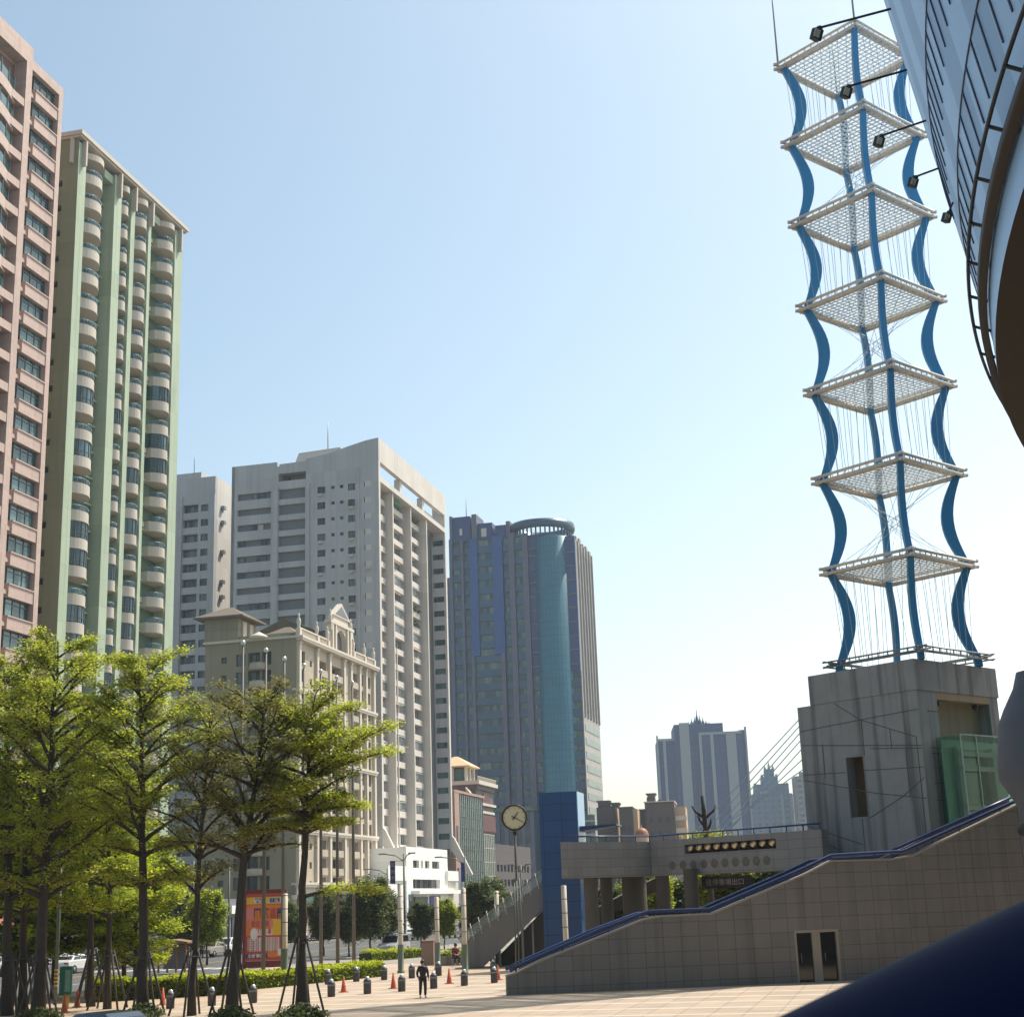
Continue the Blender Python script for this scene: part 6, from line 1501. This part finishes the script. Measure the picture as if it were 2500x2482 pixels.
def pr_(x0, x1, y0, y1, m_, lay=1):
    """fractions of the poster, y from the top"""
    q_ = MB(); q_.box(x0*W_, x1*W_, -.004*lay, -.004*lay+.003, zb0+Hh*(1-y1), zb0+Hh*(1-y0)); q_.build('printed_field', m_, PB)
pr_(0, 1, .045, .15, M_py); pr_(0, 1, .16, .63, M_po); pr_(0, .2, .2, .38, M_pk, 2); pr_(.7, 1, .38, .62, M_py, 2); pr_(.1, .75, .4, .5, M_pk, 3); pr_(.3, .72, .53, .62, M_pw, 3); pr_(.22, .48, .06, .14, M_pw, 2); pr_(.62, .96, .06, .14, M_pw, 2)
pr_(0, .6, .9, .965, M_pn, 2); pr_(.6, 1, .87, .95, M_po, 2); pr_(.88, .98, .83, .93, M_pw, 3)
q_ = MB(); q_.prism([(W_*(.22+.1*math.cos(a)), -.016, zb0+Hh*(.40+.09*math.sin(a))) for a in [k*math.pi/8 for k in range(16)]], (0, .003, 0)); q_.build('printed_field', M_pw, PB)
def pt(s_, x, y, size, m_, wd_=None): text(s_, size, PB, (x*W_, -.02, zb0+Hh*(1-y)), (R(90), 0, 0), m_, ext=.002, width=wd_, bold=size*.025)
pt('國際', .2, .36, .78, M_pn, W_*.42); pt('書', .66, .36, .74, M_pr, W_*.16); pt('展', .84, .36, .72, M_pn, W_*.15)
pt('精彩', .24, .13, .36, M_pn, W_*.2); pt('開幕活動', .64, .13, .34, M_pn, W_*.3); pt('歡迎光臨', .14, .485, .42, M_pr, W_*.5); pt('現場優惠', .32, .60, .36, M_pr, W_*.38)
for r_ in range(6): pt('參展廠商名單現場報名贈送精美', .03, .69+r_*.034, .2, M_pw, W_*.9)
pt('主辦單位', .05, .95, .26, M_pw, W_*.45)
# ================================================================== shelter, post box, pillar and small street things
b_ = gp(425, 2372, GZ); T = thing('bus_shelter', 'brown roofed shelter with grey panels behind the left trees', 'shelter', b_, R(-6)); k = b_.y/3720
wS, hS = 70*k, 66*k
q_ = MB(); q_.prism([(-wS/2-.2, -.9, hS), (wS/2+.2, -.9, hS), (wS/2+.2, -.9, hS+.12), (0, -.9, hS+.32), (-wS/2-.2, -.9, hS+.12)], (0, 2.0, 0)); q_.build('roof', mat('brown_shelter_roof', (.22, .12, .05), .7), T)
for i in range(4): q_ = MB(); q_.box(-wS/2+i*(wS-.12)/3, -wS/2+.12+i*(wS-.12)/3, -.6, -.48, 0, hS); q_.build('post', mat('rust_post', (.25, .10, .04), .7), T)
q_ = MB(); q_.box(-wS/2+.1, wS/2-.1, .4, .45, .2, hS-.1); q_.build('back_panel', M_loggia, T)
b_ = on(158, 2462); k = b_.y/3720; T = thing('post_box', 'green box on a short yellow post near the left trees', 'post box', b_, .2)
q_ = MB(); q_.box(-14*k, 14*k, -.25, .25, 32*k, 98*k); o = q_.build('box', mat('green_box_paint', (.008, .12, .08), .4, var=.1), T); bevel(o, .03)
q_ = MB(); q_.box(-.02, 12*k, -.262, -.251, 40*k, 90*k); q_.build('notice', mat('faded_notice', (.15, .32, .27), .6, var=.4, scale=9), T)
q_ = MB(); q_.box(-.12, .18, -.1, .1, 0, 31.8*k); q_.build('post', M_yellow, T)
b_ = on(134, 2452); k = b_.y/3720; T = thing('striped_pole', 'grey pole with yellow and black bands beside the green post box', 'pole', b_)
q_ = MB(); q_.tube([(0, 0, 0), (0, 0, 330*k)], .09, 10); q_.build('pole', M_pole, T)
for i in range(5): q_ = MB(); q_.lathe([(.1, (42+i*9)*k), (.1, (46.5+i*9)*k)], n=12); q_.build('band', M_yellow, T)
b_ = on(209, 2440); k = b_.y/3720; T = thing('warning_board', 'small yellow and black warning board left of the hedge', 'sign', b_)
q_ = MB(); q_.tube([(0, 0, 0), (0, 0, 75*k)], .04, 8); q_.build('post', M_pole, T); q_ = MB(); q_.box(-.1, .1, -.06, -.045, 45*k, 74*k); o = q_.build('board', M_yellow, T)
for i in range(3): q_ = MB(); z = (48+i*9)*k; q_.prism([(-.1, -.066, z), (.1, -.066, z+.12), (.1, -.066, z+.2), (-.1, -.066, z+.08)], (0, .004, 0)); q_.build('stripe', M_black, o)
b_ = on(1044, 2356); k = b_.y/3720; T = thing('stone_pillar', 'squat pinkish stone pillar right of the short hedge', 'pillar', b_, R(-8))
q_ = MB(); q_.box(-15*k, 15*k, 0, .9, 0, 54*k); o = q_.build('shaft', mat('pink_grey_stone', srgb(140, 118, 106), .75, var=.15), T); q_ = MB(); q_.box(-15.5*k, 15.5*k, -.03, .93, 54*k, 57*k); q_.build('cap', mat('dark_red_cap', srgb(120, 60, 55), .7), T)
b_ = on(1062, 2357); c_ = on(1180, 2354); d = c_-b_; T = thing('planter', 'long low grey planter wall between the pillar and the escalator', 'planter', b_, math.atan2(d.y, d.x)); Lp = d.length*.86
q_ = MB(); q_.box(0, Lp, 0, .3, 0, .62); q_.box(0, Lp, 1.5, 1.8, 0, .62); q_.box(0, .3, .3, 1.5, 0, .62); q_.box(Lp-.3, Lp, .3, 1.5, 0, .62); q_.build('wall', M_concrete, T)
q_ = MB(); rng = random.Random(8); q_.box(.3, Lp-.3, .3, 1.5, .3, .5, 2)
for _ in range(1500): leafquad(q_, Vector((rng.uniform(.3, Lp-.3), rng.uniform(.3, 1.5), .5+abs(rng.gauss(0, .22)))), .2, rng, rng.randrange(3), .9)
q_.build('planting', M_leafy, T)

# ================================================================== people
M_skin = mat('skin', (.42, .25, .17), .6, var=.05); M_hair = mat('black_hair', (.012, .01, .01), .5); M_jacket = mat('black_jacket', (.016, .016, .018), .7, var=.2, scale=9); M_trous = mat('dark_trousers', (.022, .022, .026), .8, var=.15); M_shoe = mat('pale_shoe', (.3, .3, .3), .6); M_redtop = mat('dull_red_top', (.2, .04, .04), .75, var=.1)
def skin(name, verts, edges, radii, material, parent, sub=1, root=0):
    me = bpy.data.meshes.new(name); me.from_pydata([tuple(v) for v in verts], edges, []); o = bpy.data.objects.new(name, me); COL.objects.link(o)
    md = o.modifiers.new('s', 'SKIN'); md.use_smooth_shade = True
    lay = me.skin_vertices[0].data
    for i, r in enumerate(radii): lay[i].radius = (r, r) if not isinstance(r, tuple) else r; lay[i].use_root = i == root
    m2 = o.modifiers.new('u', 'SUBSURF'); m2.levels = sub; m2.render_levels = sub
    dg = bpy.context.evaluated_depsgraph_get(); dg.update(); nm = bpy.data.meshes.new_from_object(o.evaluated_get(dg)); bpy.data.objects.remove(o); bpy.data.meshes.remove(me)
    nm.name = name; nm.materials.clear(); nm.materials.append(material); o = link(name, nm, parent); return o
def person(label, loc, rz, J, top, bottom, s=1.0):
    """J: joint dictionary in metres"""
    T = thing('person', label, 'person', loc, rz); T.scale = (s, s, s)
    V = Vector; j = {k: V(v) for k, v in J.items()}
    keys = ['pelvis', 'waist', 'chest', 'neck', 'head0', 'head1', 'ls', 'le', 'lw', 'rs', 're', 'rw', 'lh', 'lk', 'la', 'lt', 'rh', 'rk', 'ra', 'rt']
    E_ = [('pelvis', 'waist'), ('waist', 'chest'), ('chest', 'neck'), ('neck', 'head0'), ('head0', 'head1'), ('chest', 'ls'), ('ls', 'le'), ('le', 'lw'), ('chest', 'rs'), ('rs', 're'), ('re', 'rw'), ('pelvis', 'lh'), ('lh', 'lk'), ('lk', 'la'), ('la', 'lt'), ('pelvis', 'rh'), ('rh', 'rk'), ('rk', 'ra'), ('ra', 'rt')]
    rad = dict(pelvis=.13, waist=.115, chest=.135, neck=.055, head0=.085, head1=.088, ls=.065, le=.042, lw=.028, rs=.065, re=.042, rw=.028, lh=.09, lk=.058, la=.038, lt=.035, rh=.09, rk=.058, ra=.038, rt=.035)
    ix = {k: i for i, k in enumerate(keys)}; vs = [j[k] for k in keys]; ed = [(ix[a], ix[b]) for a, b in E_]; rr_ = [rad[k] for k in keys]
    # hands: palm and five fingers each
    for sd, sg in (('l', 1), ('r', -1)):
        w_ = j[sd+'w']; e_ = j[sd+'e']; d = (w_-e_).normalized(); sx = V((0, 1, 0)) if abs(d.y) < .8 else V((1, 0, 0)); sx = (sx-d*sx.dot(d)).normalized()
        p_i = len(vs); vs.append(w_+d*.07); rr_.append(.03); ed.append((ix[sd+'w'], p_i))
        for fi, (off, ln) in enumerate(((-.03, .065), (-.01, .075), (.01, .072), (.03, .055))):
            a = len(vs); vs.append(w_+d*.1+sx*off); rr_.append(.009); ed.append((p_i, a)); vs.append(w_+d*(.1+ln*.5)+sx*off); rr_.append(.008); ed.append((a, a+1)); vs.append(w_+d*(.1+ln*.9)+sx*off-V((0, 0, .01))); rr_.append(.007); ed.append((a+1, a+2))
        a = len(vs); vs.append(w_+d*.05-sx*.045); rr_.append(.01); ed.append((p_i, a)); vs.append(w_+d*.09-sx*.06); rr_.append(.008); ed.append((a, a+1))
    skin('body', vs, ed, rr_, M_skin, T)
    k2 = ['waist', 'pelvis', 'chest', 'ls', 'le', 'lw', 'rs', 're', 'rw', 'neck']; e2_ = [('waist', 'pelvis'), ('waist', 'chest'), ('chest', 'ls'), ('ls', 'le'), ('le', 'lw'), ('chest', 'rs'), ('rs', 're'), ('re', 'rw'), ('chest', 'neck')]
    vs2 = [j[k] for k in k2]; vs2[5] = j['le'].lerp(j['lw'], .93); vs2[8] = j['re'].lerp(j['rw'], .93); vs2[9] = j['chest'].lerp(j['neck'], .75); vs2[1] = j['pelvis']-V((0, 0, .03))
    ii = {k: i for i, k in enumerate(k2)}; skin('jacket', vs2, [(ii[a], ii[b]) for a, b in e2_], [.15, (.175, .15), (.18, .15), .095, .068, .052, .095, .068, .052, .075], top, T)
    k3 = ['pelvis', 'lh', 'lk', 'la', 'rh', 'rk', 'ra']; e3 = [('pelvis', 'lh'), ('lh', 'lk'), ('lk', 'la'), ('pelvis', 'rh'), ('rh', 'rk'), ('rk', 'ra')]; ii = {k: i for i, k in enumerate(k3)}
    skin('trousers', [j[k] for k in k3], [(ii[a], ii[b]) for a, b in e3], [.145, .115, .085, .068, .115, .085, .068], bottom, T)
    for sd in 'lr': skin('shoe', [j[sd+'a']-V((0, 0, .03)), j[sd+'t'], j[sd+'t']+(j[sd+'t']-j[sd+'a'])*.35], [(0, 1), (1, 2)], [.055, .05, .038], M_shoe, T)
    h1 = j['head1']; fw_ = (j['lt']-j['la']); fw_.z = 0; fw_.normalize()
    q_ = MB(); q_.lathe([(.01, .135), (.06, .125), (.1, .08), (.115, .02), (.108, -.04), (.09, -.08)], n=16); o = q_.build('hair', M_hair, T, h1-fw_*.028+V((0, 0, -.01)))
    q_ = MB(); c = (j['head0']+h1)/2; sdv = V((-fw_.y, fw_.x, 0))
    q_.tube([c+fw_*.082+V((0, 0, .02)), c+fw_*.112-V((0, 0, .015))], [.012, .016], 6)
    for sg in (-1, 1): q_.cbox(c+sdv*sg*.1, .03, .03, .06)
    q_.build('nose_and_ears', M_skin, T)
    q_ = MB()
    for sg in (-1, 1): q_.cbox(c+fw_*.09+sdv*sg*.033+V((0, 0, .03)), .014, .024, .012)
    q_.cbox(c+fw_*.088-V((0, 0, .05)), .012, .04, .008); q_.build('eyes_and_mouth', M_hair, T)
walk = dict(pelvis=(0, 0, .95), waist=(0, -.01, 1.12), chest=(0, -.02, 1.36), neck=(0, -.03, 1.5), head0=(0, -.05, 1.6), head1=(0, -.04, 1.68), ls=(.19, -.01, 1.42), le=(.27, .03, 1.14), lw=(.27, -.06, .9), rs=(-.19, -.02, 1.42), re=(-.29, -.0, 1.15), rw=(-.25, -.12, .94),
            lh=(.1, 0, .9), lk=(.11, -.07, .5), la=(.11, -.02, .09), lt=(.12, -.15, .04), rh=(-.1, 0, .9), rk=(-.12, .0, .5), ra=(-.13, .07, .11), rt=(-.14, -.06, .04))
pb2 = on(1033, 2434); sc_ = (at(1033, 2342, pb2.y).z-GZ)/1.79
person('man in a black jacket and dark trousers walking across the plaza', pb2, .25, walk, M_jacket, M_trous, sc_)
sit = dict(pelvis=(0, .1, .5), waist=(0, .1, .68), chest=(0, .04, .92), neck=(0, -.02, 1.07), head0=(0, -.06, 1.17), head1=(0, -.06, 1.25), ls=(.18, .04, .98), le=(.24, -.08, .74), lw=(.1, -.3, .66), rs=(-.18, .04, .98), re=(-.24, -.08, .74), rw=(-.1, -.3, .66),
           lh=(.1, .06, .5), lk=(.14, -.38, .5), la=(.14, -.36, .09), lt=(.15, -.5, .04), rh=(-.1, .06, .5), rk=(-.14, -.38, .5), ra=(-.14, -.36, .09), rt=(-.15, -.5, .04))
sp2 = on(1113, 2357.5); person('seated person in a dull red top on the planter edge by the escalator', sp2+Vector((0, -.1, .1)), .3, sit, M_redtop, M_trous, 1.05)

sp3 = gp(492, 2342, GZ); stand = dict(walk); stand.update(la=(.1, 0, .09), lk=(.1, -.02, .5), lt=(.1, -.14, .04), ra=(-.1, 0, .09), rk=(-.1, -.02, .5), rt=(-.1, -.14, .04))
person('distant figure in dark clothes standing left of the taupe car', sp3, .5, stand, M_jacket, M_trous, 1.0)

# ================================================================== haze
M_h = bpy.data.materials.new('haze_air'); M_h.use_nodes = True; N = M_h.node_tree.nodes; N.clear()
out = N.new("ShaderNodeOutputMaterial"); v = N.new("ShaderNodeVolumePrincipled"); v.inputs["Density"].default_value = .00017; v.inputs["Color"].default_value = (.74, .87, 1, 1); v.inputs["Anisotropy"].default_value = .35
M_h.node_tree.links.new(v.outputs[0], out.inputs["Volume"])
q_ = MB(); q_.box(-1250, 1250, -350, 1250, -1.5, 130); o = q_.build('haze', M_h); tag(o, kind='stuff')
